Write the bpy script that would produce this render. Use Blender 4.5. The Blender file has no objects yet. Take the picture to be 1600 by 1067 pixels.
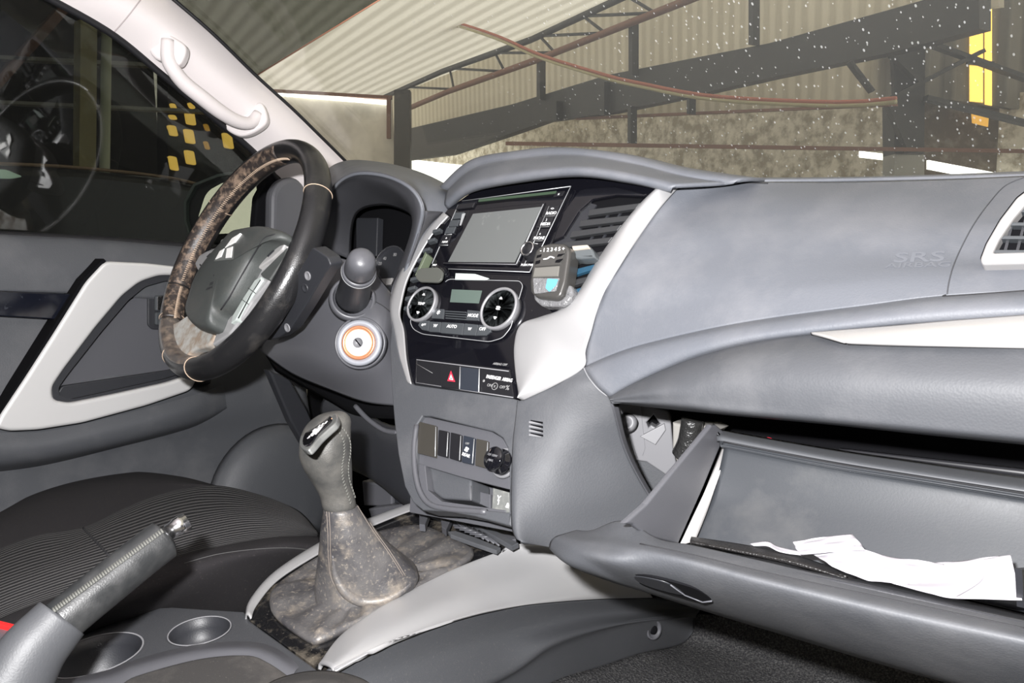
import bpy, bmesh, math, random
from mathutils import Vector, Matrix
from mathutils.bvhtree import BVHTree
random.seed(4)
R = math.radians
S = bpy.context.scene
COL = S.collection
# ---------------------------------------------------------------- camera
F = 1291.0; YAW = R(40); PIT = R(7); ROLL = R(1.2); CAM = Vector((.74, -.78, .80))
_f = Vector((-math.sin(YAW)*math.cos(PIT), math.cos(YAW)*math.cos(PIT), -math.sin(PIT)))
_r0 = Vector((math.cos(YAW), math.sin(YAW), 0)); _u0 = _r0.cross(_f)
_r = _r0*math.cos(ROLL) - _u0*math.sin(ROLL); _u = _u0*math.cos(ROLL) + _r0*math.sin(ROLL)
cd = bpy.data.cameras.new('camera'); cam = bpy.data.objects.new('camera', cd); COL.objects.link(cam)
cd.sensor_width = 36; cd.lens = F/1600*36; cd.clip_start = .02; cd.clip_end = 200
m = Matrix((_r, _u, -_f)).transposed().to_4x4(); m.translation = CAM; cam.matrix_world = m
S.camera = cam
# ---------------------------------------------------------------- world, lights, exposure
S.view_settings.view_transform = 'Standard'; S.view_settings.look = 'None'
S.view_settings.gamma = 1; S.view_settings.use_curve_mapping = False
S.view_settings.exposure = 0.0
w = bpy.data.worlds.new('World'); S.world = w; w.use_nodes = True
bg = w.node_tree.nodes['Background']; bg.inputs[0].default_value = (1, .985, .96, 1); bg.inputs[1].default_value = 1.85
ld = bpy.data.lights.new('camera_flash', 'AREA'); ld.shape = 'RECTANGLE'; ld.size = .032; ld.size_y = .02; ld.energy = 34; ld.color = (1, .99, .995)
lo = bpy.data.objects.new('camera_flash', ld); COL.objects.link(lo)
lp = CAM + _u*.075 - _r*.062 - _f*.02
ml = m.copy(); ml.translation = lp; lo.matrix_world = ml

# ---------------------------------------------------------------- helpers
def ray(px, py): return _f + _r*((px-800)/F) - _u*((py-533.5)/F)
def at(px, py, X=None, Y=None, Z=None, D=None, pl=None):
    d = ray(px, py)
    if X is not None: t = (X-CAM.x)/d.x
    elif Y is not None: t = (Y-CAM.y)/d.y
    elif Z is not None: t = (Z-CAM.z)/d.z
    elif D is not None: t = D
    else: t = (pl[0]-CAM).dot(pl[1])/d.dot(pl[1])
    return CAM + d*t
def proj(p):
    v = p-CAM; z = v.dot(_f); return 800+F*v.dot(_r)/z, 533.5-F*v.dot(_u)/z
class Frame:
    def __init__(s, o, u, v):
        s.o = Vector(o); s.u = Vector(u).normalized(); s.n = s.u.cross(Vector(v)).normalized(); s.v = s.n.cross(s.u)
    def px(s, x, y, h=0):            # pixel -> point on the plane raised by h
        return at(x, y, pl=(s.o+s.n*h, s.n))
    def loc(s, p):
        d = p-s.o; return d.dot(s.u), d.dot(s.v), d.dot(s.n)
    def w(s, a, b, c=0): return s.o+s.u*a+s.v*b+s.n*c
    def mat(s, h=0):
        M = Matrix((s.u, s.v, s.n)).transposed().to_4x4(); M.translation = s.o+s.n*h; return M
ORG = {}
def tag(o, label=None, cat=None, group=None, kind=None):
    if label: o['label'] = label
    if cat: o['category'] = cat
    if group: o['group'] = group
    if kind: o['kind'] = kind
    return o
def thing(name, loc, label, cat, group=None, kind=None):
    o = bpy.data.objects.new(name, None); COL.objects.link(o); o.location = loc; o.empty_display_size = .02
    ORG[o.name] = Vector(loc); return tag(o, label, cat, group, kind)
def link(name, me, mat, parent=None, smooth=True, mods=()):
    """me has WORLD coordinates"""
    if parent is not None: org = ORG[parent.name]
    else:
        if len(me.vertices):
            xs = [v.co for v in me.vertices]; org = Vector((sum(c.x for c in xs)/len(xs), sum(c.y for c in xs)/len(xs), min(c.z for c in xs)))
        else: org = Vector()
    me.transform(Matrix.Translation(-org))
    if smooth is not None:
        for p in me.polygons: p.use_smooth = bool(smooth)
    o = bpy.data.objects.new(name, me); COL.objects.link(o)
    me.materials.clear(); me.materials.append(mat)
    if parent is not None: o.parent = parent
    else: o.location = org
    ORG[o.name] = org
    for t, kw in mods:
        md = o.modifiers.new(t.lower(), t)
        for k, v in kw.items(): setattr(md, k, v)
    return o
def SOL(t, off=-1): return ('SOLIDIFY', dict(thickness=t, offset=off))
def BEV(w_, seg=3): return ('BEVEL', dict(width=w_, segments=seg, limit_method='ANGLE', angle_limit=R(35)))
def cr(P, n, closed=False):
    """Catmull-Rom through P, n samples even in length"""
    k = len(P)
    if k == 2 and not closed: return [P[0].lerp(P[1], i/(n-1)) for i in range(n)]
    out = []; seg = k if closed else k-1; sub = 12
    for i in range(seg):
        if closed: a, b, c, d = P[(i-1) % k], P[i], P[(i+1) % k], P[(i+2) % k]
        else: a, b, c, d = P[max(i-1, 0)], P[i], P[i+1], P[min(i+2, k-1)]
        for j in range(sub):
            t = j/sub
            out.append(.5*((2*b)+(c-a)*t+(2*a-5*b+4*c-d)*t*t+(3*b-a-3*c+d)*t**3))
    out.append(P[0].copy() if closed else P[-1].copy())
    L = [0]
    for i in range(1, len(out)): L.append(L[-1]+(out[i]-out[i-1]).length)
    res = []; j = 0; T = L[-1]; m_ = n if closed else n-1
    for i in range(n):
        s = T*i/m_
        while j < len(L)-2 and L[j+1] < s: j += 1
        d = L[j+1]-L[j]
        res.append(out[j].lerp(out[j+1], 0 if d < 1e-9 else min(1, max(0, (s-L[j])/d))))
    return res
def row(ax, pts):
    """(px, py, value) with value on axis ax -> world points"""
    return [at(p[0], p[1], **{ax: p[2]}) for p in pts]
def gridmesh(name, G, closeu=False, cap=False):
    nv = len(G); nu = len(G[0]); me = bpy.data.meshes.new(name)
    V = [p for r_ in G for p in r_]; Fc = []
    for j in range(nv-1):
        for i in range(nu if closeu else nu-1):
            i2 = (i+1) % nu
            Fc.append((j*nu+i, j*nu+i2, (j+1)*nu+i2, (j+1)*nu+i))
    if cap:
        Fc.append(tuple(range(nu))[::-1]); Fc.append(tuple((nv-1)*nu+i for i in range(nu)))
    me.from_pydata([tuple(v) for v in V], [], Fc); me.update()
    ul = me.uv_layers.new(name='UVMap')
    for lp_ in me.loops:
        k = lp_.vertex_index; ul.data[lp_.index].uv = ((k % nu)/max(1, nu-1), (k//nu)/max(1, nv-1))
    return me
def loftgrid(rows, nu=40, sub=6, lin=False):
    Rr = [cr(r_, nu) for r_ in rows]
    if lin:
        G = []
        for j in range(len(Rr)-1):
            for k in range(sub): G.append([Rr[j][i].lerp(Rr[j+1][i], k/sub) for i in range(nu)])
        G.append(Rr[-1])
    else:
        n = (len(rows)-1)*sub+1; cols = []
        for i in range(nu):
            P = [r_[i] for r_ in Rr]; c = []
            for j in range(len(P)-1):
                a, b, cc, d = P[max(j-1, 0)], P[j], P[j+1], P[min(j+2, len(P)-1)]
                for k in range(sub):
                    t = k/sub; c.append(.5*((2*b)+(cc-a)*t+(2*a-5*b+4*cc-d)*t*t+(3*b-a-3*cc+d)*t**3))
            c.append(P[-1]); cols.append(c)
        G = [[cols[i][j] for i in range(nu)] for j in range(n)]
    return G
def face_cam(me, G):
    """make normals look at the camera"""
    s = 0
    for p in me.polygons: s += p.normal.dot(CAM-p.center)*p.area
    if s < 0: me.flip_normals()
def loft(name, rows, mat, parent=None, nu=40, sub=6, th=.004, lin=False, mods=(), smooth=True):
    G = loftgrid(rows, nu, sub, lin); me = gridmesh(name, G); face_cam(me, G)
    ms = list(mods)
    if th: ms = [SOL(th, -1)]+ms
    return link(name, me, mat, parent, smooth, ms)
def rings(name, RG, mat, parent=None, cap=True, mods=(), smooth=True):
    me = gridmesh(name, RG, True, cap)
    bm = bmesh.new(); bm.from_mesh(me); bmesh.ops.recalc_face_normals(bm, faces=bm.faces); bm.to_mesh(me); bm.free()
    return link(name, me, mat, parent, smooth, mods)
def tubemesh(name, P, rad, seg=8, closed=False, n=None, flat=1.0, up=None):
    if n: 
        P0 = P; P = cr(P, n, closed)
    k = len(P); RG = []; prev = None
    for i in range(k):
        t = (P[(i+1) % k]-P[i-1]) if closed else (P[min(i+1, k-1)]-P[max(i-1, 0)])
        t.normalize()
        if prev is None:
            a = up if up is not None else (Vector((0, 0, 1)) if abs(t.z) < .9 else Vector((1, 0, 0)))
            a = (a-t*a.dot(t)).normalized()
        else: a = (prev-t*prev.dot(t)).normalized()
        prev = a; b = t.cross(a)
        r_ = rad(i/(k-1 if not closed else k)) if callable(rad) else rad
        RG.append([P[i]+a*(r_*math.cos(2*math.pi*j/seg))+b*(r_*flat*math.sin(2*math.pi*j/seg)) for j in range(seg)])
    if closed: RG.append(RG[0])
    me = gridmesh(name, RG, True, not closed)
    bm = bmesh.new(); bm.from_mesh(me)
    if closed: bmesh.ops.remove_doubles(bm, verts=bm.verts, dist=1e-7)
    bmesh.ops.recalc_face_normals(bm, faces=bm.faces); bm.to_mesh(me); bm.free(); return me
def tube(name, P, rad, mat, parent=None, seg=8, closed=False, n=None, flat=1.0, up=None):
    return link(name, tubemesh(name, P, rad, seg, closed, n, flat, up), mat, parent)
def join(name, meshes):
    bm = bmesh.new()
    for me in meshes: bm.from_mesh(me); bpy.data.meshes.remove(me)
    out = bpy.data.meshes.new(name); bm.to_mesh(out); bm.free(); return out
def fillet(pts, r, n=4):
    """round corners of 2D polygon"""
    out = []; k = len(pts)
    for i in range(k):
        p0, p, p1 = Vector(pts[i-1][:2]), Vector(pts[i][:2]), Vector(pts[(i+1) % k][:2])
        rr = pts[i][2] if len(pts[i]) > 2 else r
        a = p0-p; b = p1-p; l = min(rr, a.length*.45, b.length*.45)
        if l < 1e-6: out.append(tuple(p)); continue
        A = p+a.normalized()*l; B = p+b.normalized()*l
        for j in range(n+1):
            t = j/n; q = A*(1-t)**2+p*2*t*(1-t)+B*t*t; out.append((q.x, q.y))
    return out
def smooth2(pts, n=60):
    return [(p.x, p.y) for p in cr([Vector((a, b, 0)) for a, b in pts], n, True)]
def curvemesh(name, polys, fr, h0, h1, bev=0.0, bres=2):
    """polys: lists of (u,v) metres; first outer, others holes. Slab between h0 and h1 along fr.n."""
    cu = bpy.data.curves.new(name, 'CURVE'); cu.dimensions = '2D'; cu.fill_mode = 'BOTH'
    for P in polys:
        sp = cu.splines.new('POLY'); sp.points.add(len(P)-1); sp.use_cyclic_u = True
        for i, (a, b) in enumerate(P): sp.points[i].co = (a, b, 0, 1)
    t = (h1-h0)/2; bev = min(bev, t*.95)
    cu.extrude = max(t-bev, 1e-5); cu.bevel_depth = bev; cu.bevel_resolution = bres; cu.offset = -bev
    o = bpy.data.objects.new('tmp', cu); COL.objects.link(o)
    me = bpy.data.meshes.new_from_object(o.evaluated_get(bpy.context.evaluated_depsgraph_get()))
    bpy.data.objects.remove(o); bpy.data.curves.remove(cu)
    bm = bmesh.new(); bm.from_mesh(me); bmesh.ops.remove_doubles(bm, verts=bm.verts, dist=1e-6)
    bmesh.ops.recalc_face_normals(bm, faces=bm.faces); bm.to_mesh(me); bm.free()
    M = fr.mat((h0+h1)/2); me.transform(M); me.name = name; return me
def uv(fr, pts, h):
    return [fr.loc(fr.px(p[0], p[1], h))[:2] for p in pts]
def slab(name, fr, pts, h0, h1, mat, parent=None, bev=.001, holes=(), r=0, sm=False, bres=2):
    """pixel outline traced on the front face (h1)"""
    P = smooth2(pts) if sm else (fillet(pts, r) if r else [p[:2] for p in pts])
    H = [smooth2(q) if sm else (fillet(q, r) if r else q) for q in holes]
    me = curvemesh(name, [uv(fr, P, h1)]+[uv(fr, q, h1) for q in H], fr, h0, h1, bev, bres)
    o = link(name, me, mat, parent, False)
    return o
def boxpx(name, fr, x0, y0, x1, y1, h0, h1, mat, parent=None, bev=.001): # plane-aligned rectangle by two opposite pixels
    a = fr.loc(fr.px(x0, y0, h1)); b = fr.loc(fr.px(x1, y1, h1))
    me = curvemesh(name, [[(a[0], a[1]), (b[0], a[1]), (b[0], b[1]), (a[0], b[1])]], fr, h0, h1, bev)
    return link(name, me, mat, parent, False)
def disc(fr, c, r, n=40, e=1.0): return [(c[0]+r*math.cos(2*math.pi*i/n), c[1]+r*e*math.sin(2*math.pi*i/n)) for i in range(n)]
def lathe(name, o, ax, prof, mat, parent=None, n=40, mods=()):
    """prof: list of (radius, height along ax); o origin"""
    ax = ax.normalized(); a = ax.orthogonal().normalized(); b = ax.cross(a)
    RG = [[o+ax*h+(a*math.cos(2*math.pi*i/n)+b*math.sin(2*math.pi*i/n))*max(r_, 1e-5) for i in range(n)] for r_, h in prof]
    return rings(name, RG, mat, parent, True, mods)
def text(name, s, fr, px, py, size, mat, parent, h=.001, rot=0, sx=1.0, shear=0, org=None):
    fc = bpy.data.curves.new(name, 'FONT'); fc.body = s; fc.size = size; fc.align_x = 'CENTER'; fc.align_y = 'CENTER'; fc.extrude = .00015
    fc.shear = shear; fc.offset = size*.012; fc.resolution_u = 3
    o = bpy.data.objects.new('tmp', fc); COL.objects.link(o)
    me = bpy.data.meshes.new_from_object(o.evaluated_get(bpy.context.evaluated_depsgraph_get()))
    bpy.data.objects.remove(o); bpy.data.curves.remove(fc)
    p = fr.px(px, py, h) if org is None else org
    M = fr.mat(); M.translation = p
    me.transform(M @ Matrix.Rotation(rot, 4, 'Z') @ Matrix.Diagonal((sx, 1, 1, 1)))
    return link(name, me, mat, parent, False)
def bvh(*objs):
    out = []
    for o in objs:
        bm = bmesh.new(); bm.from_mesh(o.data); off = ORG[o.name]
        bm.transform(Matrix.Translation(off)); out.append(BVHTree.FromBMesh(bm)); bm.free()
    return out
def hit(px, py, trees, lift=0.0):
    d = ray(px, py).normalized(); best = None
    for t in trees:
        h = t.ray_cast(CAM, d)
        if h[0] is not None and (best is None or h[3] < best[3]): best = h
    if best is None: return None
    n = best[1]; n = n if n.dot(d) < 0 else -n
    return best[0]+n*lift
def seam(name, pts, trees, r_, mat, parent, lift=0.0, n=60):
    P = [p for p in (hit(x, y, trees, lift) for x, y in [(q.x, q.y) for q in cr([Vector((a, b, 0)) for a, b in pts], n)]) if p is not None]
    return tube(name, P, r_, mat, parent, 6)

# ---------------------------------------------------------------- materials
def mat(name, base, rough=.5, metal=0, bump=None, dust=None, coat=0, spec=.5, trans=0, alpha=1, emit=None, coords='Object', bands=None):
    m_ = bpy.data.materials.new(name); m_.use_nodes = True; nt = m_.node_tree; N = nt.nodes; L = nt.links
    b = N['Principled BSDF']; b.inputs['Base Color'].default_value = (*base, 1); b.inputs['Roughness'].default_value = rough
    b.inputs['Metallic'].default_value = metal; b.inputs['Coat Weight'].default_value = coat; b.inputs['Coat Roughness'].default_value = .05
    b.inputs['Specular IOR Level'].default_value = spec; b.inputs['Transmission Weight'].default_value = trans; b.inputs['Alpha'].default_value = alpha
    if emit: b.inputs['Emission Color'].default_value = (*emit[:3], 1); b.inputs['Emission Strength'].default_value = emit[3]
    tc = N.new('ShaderNodeTexCoord'); src = tc.outputs[coords]; col = None
    def noise(scale, det=3, rgh=.6):
        n = N.new('ShaderNodeTexNoise'); n.inputs['Scale'].default_value = scale; n.inputs['Detail'].default_value = det; n.inputs['Roughness'].default_value = rgh
        L.new(src, n.inputs['Vector']); return n
    def ramp(f, a, b_, c0=0, c1=1):
        r_ = N.new('ShaderNodeMapRange'); r_.inputs[1].default_value = a; r_.inputs[2].default_value = b_; r_.inputs[3].default_value = c0; r_.inputs[4].default_value = c1
        L.new(f, r_.inputs[0]); return r_.outputs[0]
    if dust:
        for dcol, scale, lo_, hi_, amt in dust:
            n = noise(scale, 6, .65); f = ramp(n.outputs[0], lo_, hi_, 0, amt)
            mx = N.new('ShaderNodeMix'); mx.data_type = 'RGBA'
            if col is None: mx.inputs[6].default_value = (*base, 1)
            else: L.new(col, mx.inputs[6])
            mx.inputs[7].default_value = (*dcol, 1); L.new(f, mx.inputs[0]); col = mx.outputs[2]
        L.new(col, b.inputs['Base Color'])
        rr = ramp(f, 0, 1, rough, min(1, rough+.35)); L.new(rr, b.inputs['Roughness'])
    if bump:
        kind, scale, dist = bump
        if kind == 'v':
            n = N.new('ShaderNodeTexVoronoi'); n.inputs['Scale'].default_value = scale; L.new(src, n.inputs['Vector']); out = n.outputs['Distance']
        else: out = noise(scale, 3).outputs[0]
        bp = N.new('ShaderNodeBump'); bp.inputs['Strength'].default_value = 1; bp.inputs['Distance'].default_value = dist
        L.new(out, bp.inputs['Height']); L.new(bp.outputs[0], b.inputs['Normal'])
    if bands:                                            # woven ribs: (axis vector, period m, colour, depth)
        ax, per, c2, dep = bands
        vm = N.new('ShaderNodeVectorMath'); vm.operation = 'DOT_PRODUCT'; vm.inputs[1].default_value = ax
        L.new(src, vm.inputs[0])
        nz = noise(6, 2); ad = N.new('ShaderNodeMath'); ad.operation = 'MULTIPLY_ADD'; ad.inputs[1].default_value = .012 if coords == 'Object' else .03
        L.new(nz.outputs[0], ad.inputs[0]); L.new(vm.outputs['Value'], ad.inputs[2])
        mu = N.new('ShaderNodeMath'); mu.operation = 'MULTIPLY'; mu.inputs[1].default_value = 2*math.pi/per; L.new(ad.outputs[0], mu.inputs[0])
        sn = N.new('ShaderNodeMath'); sn.operation = 'SINE'; L.new(mu.outputs[0], sn.inputs[0])
        f = ramp(sn.outputs[0], -.5, .7)
        mx = N.new('ShaderNodeMix'); mx.data_type = 'RGBA'; mx.inputs[6].default_value = (*base, 1); mx.inputs[7].default_value = (*c2, 1)
        L.new(f, mx.inputs[0]); L.new(mx.outputs[2], b.inputs['Base Color'])
        bp = N.new('ShaderNodeBump'); bp.inputs['Distance'].default_value = dep; L.new(f, bp.inputs['Height']); L.new(bp.outputs[0], b.inputs['Normal'])
    return m_
DU = (.33, .27, .2)
M = {}
M['pad'] = mat('dash_plastic', (.105, .112, .128), .5, 0, ('v', 520, .00011), [((.19, .19, .2), 9, .45, .75, .5)])
M['soft'] = mat('grained_plastic', (.060, .063, .070), .58, 0, ('v', 480, .00011), [((.13, .13, .135), 8, .5, .8, .5)])
M['plain'] = mat('smooth_dark_plastic', (.078, .079, .088), .38, 0, ('n', 900, .0001))
M['dark'] = mat('dark_plastic', (.022, .023, .027), .45, 0, ('n', 700, .0002))
M['black'] = mat('black_plastic', (.004, .004, .005), .9, spec=.1)
M['gloss'] = mat('gloss_black', (.004, .004, .006), .06, 0, None, [((.2, .18, .15), 420, .66, .75, .35)], coat=.6)
M['glossclean'] = mat('gloss_black_clean', (.005, .005, .007), .05, coat=.5)
M['dustgloss'] = mat('dusty_gloss_black', (.008, .008, .009), .15, 0, None, [((.22, .19, .15), 30, .5, .68, .5), ((.4, .36, .3), 400, .64, .72, .5)])
M['silver'] = mat('satin_silver', (.40, .398, .402), .33, .4, ('n', 900, .00006))
M['silverdoor'] = mat('door_silver', (.62, .615, .61), .36, .3, ('n', 900, .00006))
M['silver2'] = mat('satin_silver_grey', (.42, .41, .405), .38, .3, ('n', 900, .00006), [((.4, .38, .35), 40, .5, .8, .4)])
M['chrome'] = mat('chrome', (.8, .8, .82), .2, 1)
M['line'] = mat('bright_edge', (.42, .43, .44), .3, .3)
M['screen'] = mat('screen_glass', (.115, .122, .12), .3, 0, None, [((.34, .35, .34), 60, .62, .75, .35)], coat=.3)
M['lcd'] = mat('lcd_glass', (.09, .12, .105), .15)
M['btn'] = mat('button_grey', (.05, .055, .06), .35)
M['btndark'] = mat('button_dark', (.012, .012, .014), .3)
M['btnbrown'] = mat('blank_brown', (.04, .037, .032), .3)
M['white'] = mat('white_print', (.7, .7, .7), .5)
M['dim'] = mat('dim_print', (.22, .22, .22), .5)
M['red'] = mat('red_print', (.75, .03, .06), .4)
M['redcloth'] = mat('red_buckle', (.8, .02, .02), .4)
M['seam'] = mat('seam_shadow', (.012, .012, .014), .8)
M['seamlight'] = mat('seam_edge', (.2, .2, .21), .6)
M['ivory'] = mat('ivory_trim', (.72, .67, .665), .5, 0, ('n', 500, .0002))
M['rubber'] = mat('rubber_seal', (.006, .006, .008), .6)
M['leather'] = mat('wheel_leather', (.013, .013, .014), .3, 0, ('v', 600, .0001), [((.06, .055, .05), 30, .52, .72, .5)])
M['leatherworn'] = mat('worn_leather', (.03, .024, .022), .4, 0, ('n', 300, .0005), [((.34, .24, .17), 90, .47, .68, .65)])
M['dustsilver'] = mat('dusty_silver', (.55, .55, .52), .4, .3, None, [((.33, .24, .17), 45, .4, .62, .85)])
M['hub'] = mat('airbag_plastic', (.05, .055, .053), .5, 0, ('n', 700, .0003), [((.1, .09, .08), 25, .5, .8, .4)])
M['stitch'] = mat('cream_stitch', (.5, .38, .28), .7)
M['stitchgrey'] = mat('grey_stitch', (.1, .1, .09), .7)
M['knob'] = mat('knob_leather', (.05, .05, .048), .36, 0, ('v', 800, .00015), [((.15, .14, .125), 25, .42, .7, .5)])
M['boot'] = mat('boot_leather', (.035, .034, .038), .42, 0, ('n', 500, .0003), [((.105, .1, .098), 12, .35, .6, .9), ((.24, .205, .165), 32, .52, .7, .6), ((.3, .26, .21), 260, .56, .68, .5)])
M['grip'] = mat('grip_leather', (.02, .021, .022), .36, 0, ('v', 700, .00008), [((.05, .05, .05), 30, .45, .7, .6)])
M['seat'] = mat('seat_cloth', (.021, .0195, .021), .9, 0, ('n', 1200, .0006), [((.09, .08, .075), 300, .6, .72, .5)], spec=.2)
M['rib'] = mat('ribbed_cloth', (.014, .014, .015), .9, bands=((0, 1, 0), 1/27, (.07, .068, .068), .0012), spec=.2, coords='UV')
M['carpet'] = mat('carpet_pile', (.028, .028, .03), 1, 0, ('n', 260, .004), [((.11, .108, .106), 420, .45, .65, .8)], spec=.1)
M['armrest'] = mat('armrest_cloth', (.04, .038, .037), .85, 0, ('n', 900, .0004), [((.12, .11, .1), 18, .45, .75, .6), ((.25, .23, .2), 420, .64, .72, .6)], spec=.2)
M['console'] = mat('console_plastic', (.05, .052, .057), .42, 0, ('n', 700, .0003), [((.13, .12, .11), 400, .6, .7, .5)])
M['paper'] = mat('paper', (.37, .355, .385), .9)
M['folder'] = mat('black_folder', (.012, .011, .011), .5, 0, ('v', 500, .0006))
M['metalgrey'] = mat('grey_bracket', (.17, .17, .18), .45)
M['beige'] = mat('beige_plastic', (.26, .25, .235), .5)
M['tape'] = mat('ribbed_hose', (.02, .02, .02), .25, 0, ('n', 200, .002))
M['bronze'] = mat('copper_ring', (.75, .32, .17), .3, .7)
M['keyface'] = mat('lock_face', (.93, .92, .9), .4, .2)
M['fresh'] = mat('freshener_grey', (.06, .058, .055), .3, .3)
M['blue'] = mat('blue_liquid', (.1, .34, .5), .2)
M['clear'] = mat('clear_plastic', (.35, .35, .36), .15, 0, ('n', 120, .004), trans=.6)
M['cream'] = mat('mirror_glass', (.95, .92, .72), .04, 1)
M['dgreen'] = mat('door_black_gloss', (.006, .007, .012), .1, 0, None, [((.1, .11, .13), 60, .6, .75, .5)])
def glassmat(name, tint, veil, gl, speck=None):
    m_ = bpy.data.materials.new(name); m_.use_nodes = True; nt = m_.node_tree; N = nt.nodes; L = nt.links; N.clear()
    out = N.new('ShaderNodeOutputMaterial'); tr = N.new('ShaderNodeBsdfTransparent'); tr.inputs[0].default_value = (*tint, 1)
    g = N.new('ShaderNodeBsdfGlossy'); g.inputs['Roughness'].default_value = .02; fr = N.new('ShaderNodeMath'); fr.operation = 'POWER'; fr.inputs[1].default_value = 4.5; lw = N.new('ShaderNodeLayerWeight'); L.new(lw.outputs['Facing'], fr.inputs[0])
    ms = N.new('ShaderNodeMath'); ms.operation = 'MULTIPLY_ADD'; ms.inputs[1].default_value = gl*.9; ms.inputs[2].default_value = gl*.04; L.new(fr.outputs[0], ms.inputs[0])
    m1 = N.new('ShaderNodeMixShader'); L.new(ms.outputs[0], m1.inputs[0]); L.new(tr.outputs[0], m1.inputs[1]); L.new(g.outputs[0], m1.inputs[2])
    df = N.new('ShaderNodeBsdfDiffuse'); df.inputs[0].default_value = (.8, .8, .78, 1)
    m2 = N.new('ShaderNodeMixShader'); L.new(m1.outputs[0], m2.inputs[1]); L.new(df.outputs[0], m2.inputs[2])
    if speck:
        tc = N.new('ShaderNodeTexCoord'); mp = N.new('ShaderNodeMapping'); mp.inputs['Scale'].default_value = (1.6, .8, .8); L.new(tc.outputs['Object'], mp.inputs[0])
        v = N.new('ShaderNodeTexVoronoi'); v.inputs['Scale'].default_value = speck; L.new(mp.outputs[0], v.inputs['Vector'])
        nz = N.new('ShaderNodeTexNoise'); nz.inputs['Scale'].default_value = 5; nz.inputs['Detail'].default_value = 3; L.new(tc.outputs['Object'], nz.inputs['Vector'])
        sx = N.new('ShaderNodeSeparateXYZ'); L.new(tc.outputs['Object'], sx.inputs[0])
        fx = N.new('ShaderNodeMapRange'); fx.inputs[1].default_value = -.45; fx.inputs[2].default_value = .3; fx.inputs[3].default_value = .04; fx.inputs[4].default_value = .205; L.new(sx.outputs[0], fx.inputs[0])
        sc = N.new('ShaderNodeSeparateColor'); L.new(v.outputs['Color'], sc.inputs[0])
        mr = N.new('ShaderNodeMath'); mr.operation = 'MULTIPLY'; L.new(sc.outputs[0], mr.inputs[0]); L.new(fx.outputs[0], mr.inputs[1])
        lt = N.new('ShaderNodeMath'); lt.operation = 'LESS_THAN'; L.new(v.outputs['Distance'], lt.inputs[0]); L.new(mr.outputs[0], lt.inputs[1])
        a = N.new('ShaderNodeMath'); a.operation = 'MULTIPLY_ADD'; a.inputs[1].default_value = .42; a.inputs[2].default_value = veil; a.use_clamp = True; L.new(lt.outputs[0], a.inputs[0])
        L.new(a.outputs[0], m2.inputs[0])
    else: m2.inputs[0].default_value = veil
    L.new(m2.outputs[0], out.inputs[0]); return m_
M['wind'] = glassmat('windscreen_glass', (.98, .985, .97), .035, 1.2, 95)
M['doorglass'] = glassmat('tinted_door_glass', (.5, .52, .5), .004, 1.0, None)
M['band'] = glassmat('tint_film', (.22, .23, .22), .01, .3, None)
def corr(name, base, axis, per, rough=.7, transl=0.0, c2=None):
    m_ = mat(name, base, rough, 0, None, None, bands=(axis, per, c2 or tuple(c*.6 for c in base), .02)); nt = m_.node_tree
    for n in nt.nodes:
        if n.type == 'MATH' and n.operation == 'MULTIPLY_ADD': n.inputs[1].default_value = .02
    if transl:
        N = nt.nodes; L = nt.links; t = N.new('ShaderNodeBsdfTranslucent'); b = N['Principled BSDF']
        src = b.inputs['Base Color'].links[0].from_socket; L.new(src, t.inputs[0])
        mx = N.new('ShaderNodeMixShader'); mx.inputs[0].default_value = transl; L.new(b.outputs[0], mx.inputs[1]); L.new(t.outputs[0], mx.inputs[2])
        L.new(mx.outputs[0], N['Material Output'].inputs[0])
    return m_
# ================================================================= the shed outside
m_roof = corr('roof_sheet', (.8, .775, .71), (.35, .94, 0), .3, .7, .8, (.66, .635, .57))
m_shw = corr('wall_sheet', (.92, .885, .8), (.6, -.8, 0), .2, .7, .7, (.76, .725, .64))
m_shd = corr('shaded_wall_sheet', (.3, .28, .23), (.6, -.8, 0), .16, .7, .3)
m_far = mat('rough_far_wall', (.42, .37, .28), .9, 0, None, [((.95, .9, .78), 5, .4, .58, .85)])
m_gl = mat('ground_concrete', (.3, .28, .25), .9)
m_steel = mat('dark_steel', (.05, .048, .045), .6)
m_rust = mat('rusty_steel', (.24, .12, .08), .7)
m_day = mat('daylight_opening', (1, 1, .95), .9, emit=(1, 1, .93, 2.2))
m_amber = mat('amber_pane', (.9, .6, .1), .5, emit=(1, .62, .12, 1.5))
m_amberd = mat('amber_pane_deep', (.6, .35, .05), .5, emit=(.8, .4, .05, .8))
m_cream = mat('cream_paint', (.75, .78, .6), .6)
m_redp = mat('red_pipe', (.5, .16, .1), .6)
m_yelp = mat('yellow_pipe', (.55, .5, .3), .6)
m_grey = mat('column_grey', (.4, .4, .37), .7)
def bigbox(name, lo_, hi_, mt, kind='structure'):
    bm = bmesh.new(); bmesh.ops.create_cube(bm, size=1)
    for v in bm.verts: v.co = Vector([lo_[i]+(v.co[i]+.5)*(hi_[i]-lo_[i]) for i in range(3)])
    me = bpy.data.meshes.new(name); bm.to_mesh(me); bm.free(); o = link(name, me, mt, None, False); o['kind'] = kind; return o
bigbox('floor_shed', (-40, -12, -.6), (25, 45, -.5), m_gl)
bigbox('wall_rear_blocker', (-5, -12, -.5), (9, -11.8, 4.4), mat('rear_blocker', (.06, .05, .04), .9)); bigbox('wall_passenger_side_blocker', (9, -12, -.5), (9.2, 5, 4.4), mat('side_wall', (.06, .05, .04), .9))  # unseen dark walls added to keep ambient light off the car
bigbox('ceiling_shed', (-40, -12, 4.45), (25, 45, 4.5), m_roof)
A = at(640, 200, D=20); B = at(1400, 50, D=9); A.z = B.z = 0
W1 = Frame(A, B-A, (0, 0, 1))
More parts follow.
